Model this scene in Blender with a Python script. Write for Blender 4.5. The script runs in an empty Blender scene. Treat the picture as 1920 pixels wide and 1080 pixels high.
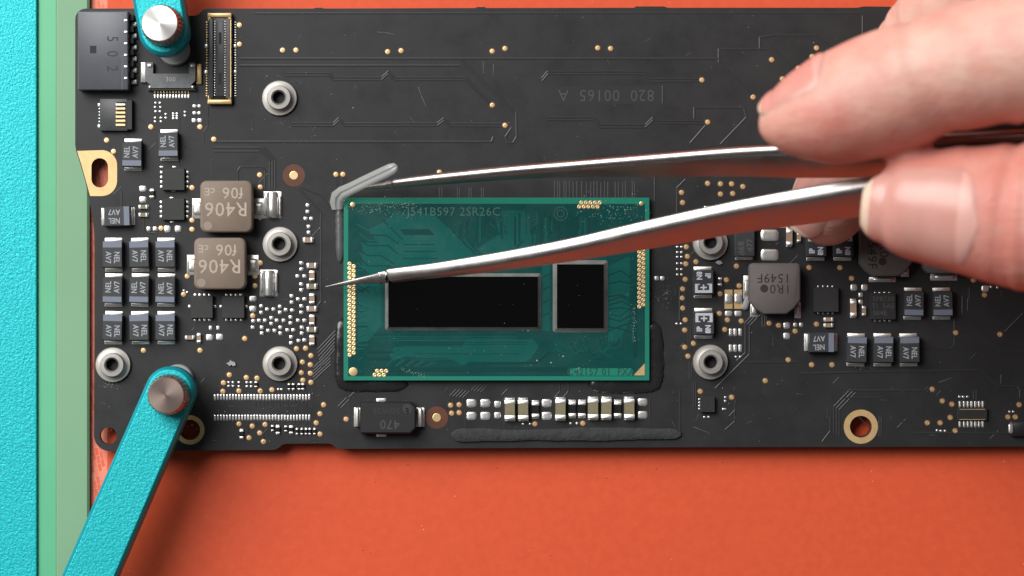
import bpy, math, random
from mathutils import Vector, Matrix
R = math.radians
rnd = random.Random(7)

# ------------------------------------------------------------------ camera, world, light
S = 7.0e-5            # metres of board surface per photograph pixel
MM = 0.001
D = 0.380             # camera height above the board's face
NX, NY = 960.0, 620.0 # where the lens stands above the board

scene = bpy.context.scene
col = scene.collection
cam_d = bpy.data.cameras.new('camera')
cam = bpy.data.objects.new('camera', cam_d); col.objects.link(cam)
cam.location = ((NX-960)*S, (540-NY)*S, D)
cam_d.sensor_width = 36.0
cam_d.lens = 36.0*D/(1920*S)
cam_d.shift_y = (NY-540)/1920.0
cam_d.clip_start = 0.01; cam_d.clip_end = 20
cam_d.dof.use_dof = True
cam_d.dof.focus_distance = D-0.002
cam_d.dof.aperture_fstop = 17
scene.camera = cam

world = bpy.data.worlds.new('World'); scene.world = world; world.use_nodes = True
bg = world.node_tree.nodes['Background']
bg.inputs[0].default_value = (0.94, 0.97, 1.0, 1); bg.inputs[1].default_value = 0.085

def area(name, loc, target, size, size_y, power, colr):
    d = bpy.data.lights.new(name, 'AREA'); d.shape = 'RECTANGLE'; d.size = size; d.size_y = size_y
    d.energy = power; d.color = colr
    o = bpy.data.objects.new(name, d); col.objects.link(o); o.location = loc
    o.rotation_euler = (Vector(target)-Vector(loc)).to_track_quat('-Z', 'Y').to_euler()
    return o
area('key_softbox', (-0.33, 0.29, 0.44), (-0.02, 0.0, 0), 0.42, 0.50, 7.15, (1.0, 0.985, 0.965))

vs = scene.view_settings
vs.view_transform = 'Standard'; vs.look = 'None'; vs.gamma = 1.0; vs.exposure = 0.0
vs.use_curve_mapping = False

def W(x, y, z=0.0):
    """a photograph pixel at height z (mm) above the board face -> metres"""
    k = (D - z*MM)/D
    return Vector(((NX+(x-NX)*k-960)*S, (540-(NY+(y-NY)*k))*S, z*MM))

# ------------------------------------------------------------------ materials
MATS = {}
def lin(c):
    return tuple(((v/255.0)/12.92 if v/255.0 <= .04045 else (((v/255.0)+.055)/1.055)**2.4) for v in c)
def mat(name, c, rough=.5, metal=0.0, spec=.5, var=None, bump=None, rvar=None, coat=0, trans=0, ior=1.45, sss=0, alpha=1, aniso=0):
    """c linear colour; var=(scale, second colour, lo, hi); bump=(scale, strength, distance); rvar=(scale, lo, hi)"""
    m = bpy.data.materials.new(name); m.use_nodes = True
    nt = m.node_tree; b = nt.nodes['Principled BSDF']
    b.inputs['Base Color'].default_value = (*c, 1); b.inputs['Roughness'].default_value = rough
    b.inputs['Metallic'].default_value = metal; b.inputs['Specular IOR Level'].default_value = spec
    b.inputs['IOR'].default_value = ior
    b.inputs['Coat Weight'].default_value = coat; b.inputs['Coat Roughness'].default_value = .15
    b.inputs['Transmission Weight'].default_value = trans; b.inputs['Alpha'].default_value = alpha
    b.inputs['Anisotropic'].default_value = aniso
    if sss:
        b.inputs['Subsurface Weight'].default_value = sss
        b.inputs['Subsurface Radius'].default_value = (1.0, .36, .2)
        b.inputs['Subsurface Scale'].default_value = .0030
    tc = nt.nodes.new('ShaderNodeTexCoord')
    def noise(scale, detail=4, rough_=.6):
        n = nt.nodes.new('ShaderNodeTexNoise'); n.inputs['Scale'].default_value = scale
        n.inputs['Detail'].default_value = detail; n.inputs['Roughness'].default_value = rough_
        nt.links.new(tc.outputs['Object'], n.inputs['Vector']); return n
    if var:
        n = noise(var[0]); rp = nt.nodes.new('ShaderNodeValToRGB')
        rp.color_ramp.elements[0].position = var[2]; rp.color_ramp.elements[1].position = var[3]
        rp.color_ramp.elements[0].color = (*c, 1); rp.color_ramp.elements[1].color = (*var[1], 1)
        nt.links.new(n.outputs['Fac'], rp.inputs[0]); nt.links.new(rp.outputs[0], b.inputs['Base Color'])
    if rvar:
        n = noise(rvar[0], 6, .65); mr = nt.nodes.new('ShaderNodeMapRange')
        mr.inputs[1].default_value = .35; mr.inputs[2].default_value = .68
        mr.inputs[3].default_value = rvar[1]; mr.inputs[4].default_value = rvar[2]
        nt.links.new(n.outputs['Fac'], mr.inputs[0]); nt.links.new(mr.outputs[0], b.inputs['Roughness'])
    if bump:
        n = noise(bump[0], 3); bp = nt.nodes.new('ShaderNodeBump')
        bp.inputs['Strength'].default_value = bump[1]; bp.inputs['Distance'].default_value = bump[2]
        nt.links.new(n.outputs['Fac'], bp.inputs['Height']); nt.links.new(bp.outputs[0], b.inputs['Normal'])
    MATS[name] = m; return m

mat('board_mask', (.0168, .0168, .0180), .42, spec=.42, var=(60, (.0222, .0222, .0234), .35, .75), rvar=(220, .36, .52), bump=(2600, .10, 2e-5))
mat('board_edge', (.016, .015, .014), .7)
mat('trace_mask', (.0235, .0235, .0248), .38, spec=.45)
mat('trace_lit', (.055, .055, .056), .36, spec=.5)  # lighter grey paints the lit sides of the upright traces
mat('recess', (.0125, .0128, .0132), .5)
mat('gold', (.90, .66, .34), .36, .85, bump=(900, .12, 3e-5))
mat('gold_flat', (.72, .50, .24), .42, .55, var=(700, (.60, .40, .19), .4, .8), bump=(1500, .1, 3e-5))
mat('bare_laminate', (.115, .036, .016), .5, var=(400, (.08, .025, .012), .3, .7))
mat('solder', (.86, .85, .83), .34, .88, var=(1500, (.70, .69, .67), .35, .75), bump=(2600, .35, 6e-5))
mat('tin', (.82, .80, .76), .38, .85, var=(1200, (.62, .60, .57), .35, .75), bump=(1800, .3, 5e-5))
mat('steel_ring', (.43, .41, .385), .42, .6, var=(500, (.36, .34, .315), .3, .7), bump=(1400, .18, 4e-5))
mat('dark_void', (.006, .006, .007), .6)
mat('tantalum_body', (.034, .038, .043), .48, var=(700, (.028, .030, .033), .3, .7), bump=(3500, .18, 2e-5))
mat('tantalum_band', (.155, .175, .225), .5, bump=(3500, .15, 2e-5))
mat('print_grey', (.33, .345, .37), .6)
mat('print_white', (.50, .52, .57), .6)
mat('print_dim', (.075, .075, .076), .6)
mat('print_ghost', (.030, .030, .031), .5)
mat('print_faint', (.052, .053, .055), .5)
mat('inductor_brown', (.205, .157, .123), .55, spec=.4, var=(350, (.178, .136, .108), .3, .7), bump=(2500, .2, 3e-5))
mat('inductor_grey', (.125, .108, .104), .55, spec=.4, var=(350, (.108, .094, .091), .3, .7), bump=(2500, .2, 3e-5))
mat('print_tan', (.40, .335, .27), .6)
mat('print_dark', (.030, .026, .026), .6)
mat('black_plastic', (.016, .0165, .017), .42, bump=(2500, .15, 2e-5))
mat('ic_plastic', (.0165, .0165, .017), .5, var=(900, (.022, .022, .022), .3, .7), bump=(3000, .2, 2e-5))
mat('connector_slate', (.074, .077, .092), .42, var=(160, (.096, .099, .116), .35, .7), bump=(1200, .2, 3e-5))
mat('connector_grey', (.048, .050, .053), .45, var=(500, (.07, .073, .077), .4, .75), bump=(1800, .2, 3e-5))
mat('latch_grey', (.10, .104, .108), .4, .3, var=(600, (.15, .155, .16), .4, .75), bump=(1800, .2, 3e-5))
mat('ceramic_tan', (.33, .235, .165), .42, var=(1500, (.27, .19, .13), .3, .7))
mat('ceramic_olive', (.215, .190, .115), .42, var=(1500, (.17, .15, .09), .3, .7))
mat('resistor_black', (.012, .012, .013), .3)
mat('substrate_rim', (.010, .185, .128), .35, spec=.5, bump=(1800, .12, 2e-5))
mat('substrate_mask', (.0030, .050, .046), .30, spec=.42, var=(150, (.0040, .060, .054), .3, .7), rvar=(260, .22, .40), bump=(1500, .15, 2e-5))
mat('substrate_pour', (.0046, .083, .073), .30, spec=.42, rvar=(260, .22, .40))
mat('substrate_trace', (.0050, .082, .072), .30, spec=.42)
mat('substrate_groove', (.0028, .045, .042), .3, spec=.42)
mat('package_print', (.035, .135, .118), .5)
mat('package_print_dark', (.006, .075, .055), .5)
mat('silicon', (.0010, .0010, .0012), .05, spec=.55, rvar=(300, .03, .09))
mat('underfill', (.20, .20, .19), .34, bump=(1500, .4, 8e-5), var=(500, (.13, .13, .125), .35, .7))
mat('epoxy_black', (.016, .016, .0165), .17, spec=.6, rvar=(300, .12, .34), bump=(450, .5, 1.6e-4))
mat('clear_glue', (.50, .515, .50), .17, spec=.8, alpha=.42, bump=(500, .25, 8e-5))
mat('foam', (.027, .029, .029), .9, var=(900, (.040, .043, .043), .35, .7), bump=(1800, .9, 2e-4))
mat('flux', (.085, .085, .086), .28, spec=.6, bump=(900, .5, 6e-5))
mat('dust', (.42, .41, .40), .8)
mat('lint', (.14, .14, .14), .8)
mat('anodised_cyan', (.0035, .50, .54), .42, .30, spec=.6, var=(3600, (.002, .35, .39), .35, .66), bump=(3400, .8, 1.2e-4))
mat('anodised_smooth', (.003, .33, .40), .30, .45, spec=.6)
mat('screw_bright', (.80, .79, .77), .36, .95, bump=(1600, .12, 3e-5))
mat('screw_reflect', (.50, .385, .34), .26, .9, bump=(900, .10, 4e-5))  # rosy tint paints a reddish reflection onto the metal head
mat('knurl_steel', (.33, .30, .28), .35, .9)
mat('rubber_grey', (.28, .28, .29), .6)
mat('green_plastic', (.085, .365, .185), .42, spec=.5, sss=.0, var=(25, (.11, .43, .24), .3, .7), bump=(900, .12, 3e-5))
mat('green_plastic_pale', (.19, .36, .215), .45, spec=.5, var=(30, (.21, .385, .235), .3, .7), bump=(700, .15, 3e-5))
mat('tweezer_steel', (.43, .405, .39), .30, 1.0, rvar=(350, .30, .42), bump=(600, .07, 3e-5))
mat('solder_scrap', (.32, .32, .33), .5, .5, bump=(1500, .4, 6e-5))
mat('nail_edge', (.66, .50, .38), .42, spec=.4)
mat('nail_plate', (.60, .30, .255), .33, spec=.5, sss=.2, var=(260, (.55, .24, .20), .3, .75), bump=(500, .10, 4e-5))
mat('nail_moon', (.62, .335, .29), .36, spec=.45)

def radial_brush(name, an, sc):
    nt = MATS[name].node_tree; b = nt.nodes['Principled BSDF']; b.inputs['Anisotropic'].default_value = an
    tg = nt.nodes.new('ShaderNodeTangent'); tg.direction_type = 'RADIAL'; tg.axis = 'Z'; nt.links.new(tg.outputs[0], b.inputs['Tangent'])
radial_brush('screw_bright', .75, 1); radial_brush('screw_reflect', .5, 1)

def make_mat_surface():
    """red silicone mat: plain sheet, with a paler strip of dashes woven along its left side"""
    m = mat('red_silicone', (.66, .094, .036), .56, spec=.28, var=(900, (.60, .080, .030), .3, .75), bump=(900, .22, 8e-5))
    nt = m.node_tree; b = nt.nodes['Principled BSDF']
    base = b.inputs['Base Color'].links[0].from_socket
    tc = [n for n in nt.nodes if n.type == 'TEX_COORD'][0]
    sx = nt.nodes.new('ShaderNodeSeparateXYZ'); nt.links.new(tc.outputs['Object'], sx.inputs[0])
    x0, x1 = (150-960)*S, (196-960)*S
    lt = nt.nodes.new('ShaderNodeMath'); lt.operation = 'LESS_THAN'; lt.inputs[1].default_value = x1
    nt.links.new(sx.outputs[0], lt.inputs[0])
    br = nt.nodes.new('ShaderNodeTexBrick'); br.inputs['Scale'].default_value = 1500
    br.inputs['Mortar Size'].default_value = .06; br.inputs['Brick Width'].default_value = 1.6; br.inputs['Row Height'].default_value = .75
    mp = nt.nodes.new('ShaderNodeMapping'); mp.inputs['Rotation'].default_value = (0, 0, R(80))
    nt.links.new(tc.outputs['Object'], mp.inputs[0]); nt.links.new(mp.outputs[0], br.inputs['Vector'])
    br.inputs['Color1'].default_value = (.80, .26, .18, 1); br.inputs['Color2'].default_value = (.70, .13, .07, 1)
    br.inputs['Mortar'].default_value = (.80, .28, .20, 1)
    mx = nt.nodes.new('ShaderNodeMix'); mx.data_type = 'RGBA'
    gt = nt.nodes.new('ShaderNodeMath'); gt.operation = 'GREATER_THAN'; gt.inputs[1].default_value = x0
    an = nt.nodes.new('ShaderNodeMath'); an.operation = 'MULTIPLY'; nt.links.new(sx.outputs[0], gt.inputs[0])
    nt.links.new(lt.outputs[0], an.inputs[0]); nt.links.new(gt.outputs[0], an.inputs[1])
    nt.links.new(an.outputs[0], mx.inputs[0]); nt.links.new(base, mx.inputs[6]); nt.links.new(br.outputs[0], mx.inputs[7])
    nt.links.new(mx.outputs[2], b.inputs['Base Color'])
make_mat_surface()

def make_skin():
    m = mat('skin', (.60, .36, .28), .48, spec=.38, sss=.45)
    nt = m.node_tree; b = nt.nodes['Principled BSDF']
    tc = [n for n in nt.nodes if n.type == 'TEX_COORD'][0]
    at = nt.nodes.new('ShaderNodeAttribute'); at.attribute_name = 'flush'
    n1 = nt.nodes.new('ShaderNodeTexNoise'); n1.inputs['Scale'].default_value = 240; n1.inputs['Detail'].default_value = 7
    nt.links.new(tc.outputs['Object'], n1.inputs['Vector'])
    ad = nt.nodes.new('ShaderNodeMath'); ad.operation = 'MULTIPLY_ADD'; ad.inputs[1].default_value = 1.3
    sb = nt.nodes.new('ShaderNodeMath'); sb.operation = 'SUBTRACT'; sb.inputs[1].default_value = .5
    nt.links.new(n1.outputs['Fac'], sb.inputs[0]); nt.links.new(sb.outputs[0], ad.inputs[0]); nt.links.new(at.outputs['Fac'], ad.inputs[2])
    rp = nt.nodes.new('ShaderNodeValToRGB'); e = rp.color_ramp.elements
    e[0].position = 0; e[0].color = (.63, .425, .350, 1); e[1].position = 1; e[1].color = (.56, .215, .170, 1)
    nt.links.new(ad.outputs[0], rp.inputs[0]); nt.links.new(rp.outputs[0], b.inputs['Base Color'])
    v = nt.nodes.new('ShaderNodeTexVoronoi'); v.inputs['Scale'].default_value = 1500; v.feature = 'DISTANCE_TO_EDGE'
    n2 = nt.nodes.new('ShaderNodeTexNoise'); n2.inputs['Scale'].default_value = 700; n2.inputs['Detail'].default_value = 5
    mp = nt.nodes.new('ShaderNodeMapping'); mp.inputs['Scale'].default_value = (.55, 1.2, 1)
    nt.links.new(tc.outputs['Object'], mp.inputs[0]); nt.links.new(mp.outputs[0], v.inputs['Vector']); nt.links.new(mp.outputs[0], n2.inputs['Vector'])
    mm = nt.nodes.new('ShaderNodeMath'); mm.operation = 'MULTIPLY_ADD'; mm.inputs[1].default_value = .5
    nt.links.new(v.outputs['Distance'], mm.inputs[0]); nt.links.new(n2.outputs['Fac'], mm.inputs[2])
    bp = nt.nodes.new('ShaderNodeBump'); bp.inputs['Strength'].default_value = .55; bp.inputs['Distance'].default_value = 2.6e-4
    nt.links.new(mm.outputs[0], bp.inputs['Height']); nt.links.new(bp.outputs[0], b.inputs['Normal'])
make_skin()

# ------------------------------------------------------------------ mesh helpers
class MB:
    def __init__(s): s.v = []; s.f = []; s.m = []
    def add(s, verts, faces, mi=0):
        o = len(s.v); s.v += [tuple(p) for p in verts]
        for f in faces: s.f.append(tuple(i+o for i in f)); s.m.append(mi)
    def prism(s, poly, z0, z1, ch=0.0, mi=0, cx=None, cy=None, bottom=False):
        """upright prism of a convex-ish outline with a chamfered top edge"""
        n = len(poly)
        if cx is None: cx = sum(p[0] for p in poly)/n; cy = sum(p[1] for p in poly)/n
        hx = max(abs(p[0]-cx) for p in poly); hy = max(abs(p[1]-cy) for p in poly)
        rings = [[(p[0], p[1], z0) for p in poly]]
        if ch > 0:
            rings.append([(p[0], p[1], z1-ch) for p in poly])
            kx, ky = (hx-ch*.4)/hx, (hy-ch*.4)/hy
            rings.append([(cx+(p[0]-cx)*kx, cy+(p[1]-cy)*ky, z1-ch*.4) for p in poly])
            kx, ky = max(.05, (hx-ch)/hx), max(.05, (hy-ch)/hy)
            rings.append([(cx+(p[0]-cx)*kx, cy+(p[1]-cy)*ky, z1) for p in poly])
        else: rings.append([(p[0], p[1], z1) for p in poly])
        V = [q for r_ in rings for q in r_]; F = []
        for k in range(len(rings)-1):
            for i in range(n):
                j = (i+1) % n; F.append((k*n+i, k*n+j, (k+1)*n+j, (k+1)*n+i))
        F.append(tuple(range((len(rings)-1)*n, len(rings)*n)))
        if bottom: F.append(tuple(reversed(range(n))))
        s.add(V, F, mi)
    def box(s, x0, y0, x1, y1, z0, z1, ch=0.0, mi=0):
        s.prism([(x0, y0), (x1, y0), (x1, y1), (x0, y1)], z0, z1, ch, mi)
    def revolve(s, prof, n=32, cx=0, cy=0, mi=0, cap=False):
        V = []; F = []
        for r_, z in prof:
            for i in range(n):
                a = 2*math.pi*i/n; V.append((cx+r_*math.cos(a), cy+r_*math.sin(a), z))
        for k in range(len(prof)-1):
            for i in range(n):
                j = (i+1) % n; F.append((k*n+i, k*n+j, (k+1)*n+j, (k+1)*n+i))
        if cap: F.append(tuple(range((len(prof)-1)*n, len(prof)*n)))
        s.add(V, F, mi)
    def dome(s, w, h, z0, ht, r, cx=0, cy=0, mi=0):
        """a solder pad: rounded rectangle with a soft swollen top"""
        V = []; F = []; n = None
        for k, (sc, zz) in enumerate(((1, 0), (1, .35), (.9, .72), (.66, .93), (.3, 1.0))):
            p = rrect(w*sc, h*sc, r*sc)
            n = len(p); V += [(cx+q[0], cy+q[1], z0+ht*zz) for q in p]
        for k in range(4):
            for i in range(n):
                j = (i+1) % n; F.append((k*n+i, k*n+j, (k+1)*n+j, (k+1)*n+i))
        F.append(tuple(range(4*n, 5*n))); s.add(V, F, mi)
    def sweep(s, rings, mi=0, close=True, cap0=True, cap1=True):
        n = len(rings[0]); V = [q for r_ in rings for q in r_]; F = []
        for k in range(len(rings)-1):
            for i in range(n if close else n-1):
                j = (i+1) % n; F.append((k*n+i, k*n+j, (k+1)*n+j, (k+1)*n+i))
        if cap0: F.append(tuple(reversed(range(n))))
        if cap1: F.append(tuple(range((len(rings)-1)*n, len(rings)*n)))
        s.add(V, F, mi)
    def mesh(s, name, mats, smooth=False, angle=40):
        me = bpy.data.meshes.new(name); me.from_pydata(s.v, [], s.f)
        for m in ([mats] if isinstance(mats, str) else mats): me.materials.append(MATS[m])
        me.polygons.foreach_set('material_index', s.m)
        if smooth:
            me.polygons.foreach_set('use_smooth', [True]*len(me.polygons))
            if angle < 180: me.set_sharp_from_angle(angle=R(angle))
        me.update(); return me

def rrect(w, h, r, n=3):
    p = []; r = min(r, w/2*.999, h/2*.999)
    for cx, cy, a0 in ((w/2-r, h/2-r, 0), (-w/2+r, h/2-r, 90), (-w/2+r, -h/2+r, 180), (w/2-r, -h/2+r, 270)):
        for k in range(n+1):
            a = R(a0+90*k/n); p.append((cx+r*math.cos(a), cy+r*math.sin(a)))
    return p

def link(name, me, parent=None, loc=(0, 0, 0), rz=0.0, kind=None, label=None, cat=None, group=None):
    o = bpy.data.objects.new(name, me); col.objects.link(o)
    o.location = loc; o.rotation_euler = (0, 0, rz)
    if parent: o.parent = parent
    if kind: o['kind'] = kind
    if label: o['label'] = label
    if cat: o['category'] = cat
    if group: o['group'] = group
    return o

CACHE = {}
def cached(key, fn):
    if key not in CACHE: CACHE[key] = fn()
    return CACHE[key]

def text_mesh(s, size_px, material, bold=0.0, sx=1.0):
    def mk():
        c = bpy.data.curves.new('lettering', 'FONT'); c.body = s; c.size = size_px*S
        c.align_x = 'CENTER'; c.align_y = 'CENTER'; c.resolution_u = 2; c.offset = bold*S
        c.extrude = 0.0; c.space_character = 1.06
        o = bpy.data.objects.new('lettering_tmp', c); col.objects.link(o)
        dg = bpy.context.evaluated_depsgraph_get(); dg.update()
        me = bpy.data.meshes.new_from_object(o.evaluated_get(dg))
        bpy.data.objects.remove(o); bpy.data.curves.remove(c)
        for v in me.vertices: v.co.x *= sx
        me.materials.clear(); me.materials.append(MATS[material]); me.name = 'lettering'
        return me
    return cached(('text', s, size_px, material, bold, sx), mk)

# ------------------------------------------------------------------ the setting: red mat
b = MB(); b.box(-.40, -.40, .40, .40, -.0052, -.0026, .0004)
link('red_mat', b.mesh('red_mat', 'red_silicone'), kind='structure', label='smooth orange-red silicone work mat under the circuit board', cat='mat')

mat('mat_speck', (.75, .42, .34), .8); mat('mat_speck_dark', (.10, .03, .02), .8)
b = MB(); rq = random.Random(3)
for _ in range(150):
    x, y, r_ = rq.uniform(-.058, .068), rq.choice((rq.uniform(-.042, -.0225), rq.uniform(-.042, -.0225), rq.uniform(.0372, .040))), rq.choice((3e-5, 4e-5, 5e-5, 8e-5)); a0 = rq.uniform(0, 6)
    b.add([(x+r_*rq.uniform(.5, 1.4)*math.cos(a0+i*1.256), y+r_*rq.uniform(.5, 1.4)*math.sin(a0+i*1.256), -.0026+2e-6) for i in range(5)]+[(x, y, -.0026+r_*.6)], [(i, (i+1) % 5, 5) for i in range(5)], rq.choice((0, 0, 1)))
link('mat_dust', b.mesh('mat_dust', ['mat_speck', 'mat_speck_dark']), bpy.data.objects['red_mat'], kind='stuff')

# ------------------------------------------------------------------ holding fixture at the left
fx = link('board_holder', None, loc=Vector((W(80, 540).x, 0, -.0026)))
fx['label'] = 'grainy turquoise metal rail with a pale green plastic bar along its right side'; fx['category'] = 'board holder'
base = Vector(fx.location)
b = MB(); p0 = W(-260, 0, -1).x; p1 = W(69, 0, -1).x
b.box(p0-base.x, -.16, p1-base.x, .16, 0, .0016, .00015)
rail = link('metal_rail', b.mesh('metal_rail', 'anodised_cyan'), fx)
# green bar: two facets meeting in a ridge
def bar(name, xs, m):
    b = MB(); V = []; F = []
    pts = [(W(x, 0, z).x-base.x, z*MM-base.z) for x, z in xs]
    n = len(pts)
    for yy in (-.16, .16): V += [(px, yy, pz) for px, pz in pts]
    for i in range(n-1): F.append((i, i+1, n+i+1, n+i))
    F += [tuple(range(n)), tuple(range(2*n-1, n-1, -1)), (0, n, 2*n-1, n-1)]
    b.add(V, F); return link(name, b.mesh(name, m, True, 10), fx)
bar('green_bar', [(69.5, -2.6), (69.5, -1.7), (74, -1.5), (105, -1.4), (105, -2.6)], 'green_plastic')
bar('pale_green_bar', [(105.6, -2.6), (105.6, -1.35), (107.5, -1.2), (163, -1.5), (168, -1.8), (168, -2.6)], 'green_plastic_pale')

# ------------------------------------------------------------------ circuit board
BT = 1.2  # thickness mm
board = link('circuit_board', None, label='black laptop circuit board crowded with soldered components, clamped over the red mat', cat='circuit board')

def arc(cx, cy, r, a0, a1, n=8):
    return [(cx+r*math.cos(R(a0+(a1-a0)*k/n)), cy-r*math.sin(R(a0+(a1-a0)*k/n))) for k in range(n+1)]
outline = (arc(161, 36, 20, 180, 90, 6) + [(330, 16), (338, 27), (346, 29.5), (366, 29.5), (372, 27), (381, 18), (388, 16)]
           + [(588, 16), (591, 14.5), (604, 14.5), (607, 16), (890, 15), (896, 13), (908, 13), (912, 15), (1188, 14.5), (1193, 12), (1245, 12), (1252, 14.5), (1606, 14.5), (1620, 12), (1668, 12.5), (1684, 18), (2150, 17)]
           + [(2150, 837), (1300, 838.5), (650, 841.5), (636, 841.5), (629, 838), (622, 833), (616, 831.5), (536, 832), (529, 834), (522, 840), (514, 843.5), (240, 845.5)]
           + arc(206, 816, 30, 270, 180, 6) + [(177, 640), (177, 450), (176, 428), (172, 400), (167, 372), (160, 340), (149, 302), (143, 284), (141, 272)])
def circ(cx, cy, r, n=28): return arc(cx, cy, r, 0, 360*(n-1)/n, n-1)
def stadium(cx, cy, w, h):
    r = w/2
    return arc(cx, cy-(h/2-r), r, 0, 180, 10)+arc(cx, cy+(h/2-r), r, 180, 360, 10)
holes = [stadium(187, 324, 31, 55), circ(356, 806, 19), circ(1614, 800, 20), circ(203, 817, 16)]
STAND = [(524, 184), (525, 458), (525, 682), (1332, 455), (1332, 679), (212, 684)]
import bmesh
def sheet_with_holes(loops, z0, z1, name, mats):
    bm = bmesh.new(); edges = []
    for lp in loops:
        vs_ = [bm.verts.new(((x-960)*S, (540-y)*S, 0)) for x, y in lp]
        edges += [bm.edges.new((vs_[i], vs_[(i+1) % len(vs_)])) for i in range(len(vs_))]
    bmesh.ops.triangle_fill(bm, use_beauty=True, use_dissolve=False, edges=edges)
    bmesh.ops.recalc_face_normals(bm, faces=bm.faces)
    fs = [(tuple(v.index for v in f.verts)) for f in (bm.verts.index_update() or bm.faces)]
    co = [v.co.copy() for v in bm.verts]; el = [(e.verts[0].index, e.verts[1].index) for e in bm.edges if len(e.link_faces) == 1]
    bm.free()
    n = len(co); b_ = MB()
    F = []
    for f in fs:
        a, c, d = (co[i] for i in f[:3]); up = (c-a).cross(d-a).z > 0
        F.append(f if up else tuple(reversed(f)))
    b_.add([(c.x, c.y, z1) for c in co], F, 0)
    b_.add([(c.x, c.y, z0) for c in co], [tuple(reversed(f)) for f in F], 0)
    b_.add([(c.x, c.y, z1) for c in co]+[(c.x, c.y, z0) for c in co], [(i, j, j+n, i+n) for i, j in el], 1)
    return b_.mesh(name, mats)
link('laminate', sheet_with_holes([outline]+holes, -BT*MM, 0, 'laminate', ['board_mask', 'board_edge']), board)

# gold plated lands round the holes
def flat(name, poly, m, z, hole=None, parent=board, th=.02):
    return link(name, sheet_with_holes([poly]+([hole] if hole else []), z*MM, (z+th)*MM, name, [m, m]), parent)
land = [(144.5, 283), (195, 281.5)]+arc(191, 310, 28.5, 80, 0, 7)+arc(191, 339, 28.5, 0, -90, 7)+[(169, 367.5), (161, 338), (151, 303)]
flat('gold_land', land, 'gold_flat', .004, stadium(187, 324, 31.2, 55.2))
flat('gold_land', circ(356, 806, 27.5, 40), 'gold_flat', .004, circ(356, 806, 19.2, 40))
flat('gold_land', circ(1614, 800, 32, 40), 'gold_flat', .004, circ(1614, 800, 20.5, 40))
for hx, hy, hr in ((356, 806, 19), (1614, 800, 20)):
    b = MB(); b.revolve([(hr*S*.985, .00001), (hr*S*.93, -.0004), (hr*S*.90, -.0013)], 40)
    link('plated_wall', b.mesh('plated_wall', 'bare_laminate', True), board, ((hx-960)*S, (540-hy)*S, 0))

# fiducials
for x, y in ((551, 329), (819, 783)):
    b = MB(); b.revolve([(21*S, 0), (21*S, .00002), (1e-6, .00002)], 40)
    f = link('bare_ring', b.mesh('bare_ring', 'bare_laminate'), board, W(x, y))
    b = MB(); b.revolve([(8*S, .00002), (8*S, .00006), (7.4*S, .00007), (1e-6, .00007)], 24)
    link('gold_dot', b.mesh('gold_dot', 'gold'), f)

# standoffs
def standoff_mesh():
    b = MB(); r = S
    b.revolve([(33*r, 0), (33*r, .00042), (32*r, .00055), (23.2*r, .00058), (22.6*r, .00060), (22.4*r, .00150), (21.4*r, .00166), (14.5*r, .00168), (12.3*r, .00150), (11.2*r, .00128), (11*r, -.0006)], 48)
    return b.mesh('standoff', 'steel_ring', True, 35)
def bore_mesh():
    b = MB(); b.revolve([(11*S, -.0006), (1e-6, -.0006)], 24); b.revolve([(10.95*S, .00115), (10.95*S, -.0006)], 24)
    return b.mesh('bore', 'dark_void')
sm, bmh = standoff_mesh(), bore_mesh()
for x, y in STAND:
    o = link('standoff', sm, board, W(x, y, .4)*Vector((1, 1, 0)) if False else Vector((W(x, y, .4).x, W(x, y, .4).y, 0)), rnd.uniform(0, 6))
    link('bore', bmh, o)

# vias / test points
VIAS = """530,94 555,94 727,97 752,95 923,96 947,91 923,197 947,235 1121,90 1145,91 1316,150 1412,182 1327,229 1531,90 1523,106 1552,105
1535,119 1497,128 1515,129 1467,148 1447,112 449,47 449,83 283,238 375,238 401,261 200,263 213,284 360,352 360,413 360,430 302,428 351,518
487,328 488,351 487,408 630,327 643,327 488,493 478,518 478,536 474,592 344,552 459,635 375,657 269,657 430,703 419,718 418,734 448,733 462,708
482,709 488,733 510,731 556,654 573,653 583,667 567,679 582,684 565,699 582,700 568,713 583,717 607,759 600,776 593,793 600,814 448,795 473,799
497,796 487,812 467,821 494,828 649,786 845,760 861,759 847,775 861,774 1003,795 1093,794 1287,463 1289,481 1286,495 1305,491 1285,524 1280,542
1279,559 1280,578 1381,499 1362,525 1386,536 1350,551 1349,588 1517,502 1285,600 1284,619 1300,644 1284,651 1290,668 1364,600 1390,602 1359,618
1442,606 1460,610 1491,621 1478,675 1435,714 1522,684 1560,684 1531,608 1313,734 1575,502 1597,522 1792,624 1748,730 1767,752 1785,758
1782,783 1763,793 1739,793 1791,808 1911,759 1890,782 1904,782 1372,745 1327,344 1351,345 1372,345 1393,350 1351,364 1374,363 1278,361 1280,380
824,323 1825,525 1846,553 1875,627""".split()
def via_mesh(r):
    b = MB(); b.revolve([(r*S*1.35, .000003), (r*S*1.3, .000012), (r*S*1.02, .000014)], 16, mi=1)
    b.revolve([(r*S*1.02, .000012), (r*S*.95, .00004), (r*S*.4, .000055), (r*S*.28, .00002), (1e-6, .00002)], 16)
    return b.mesh('via', ['gold', 'bare_laminate'], True)
for t in VIAS:
    x, y = map(float, t.split(','))
    link('via', cached('via', lambda: via_mesh(4.6)), board, W(x, y))

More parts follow.
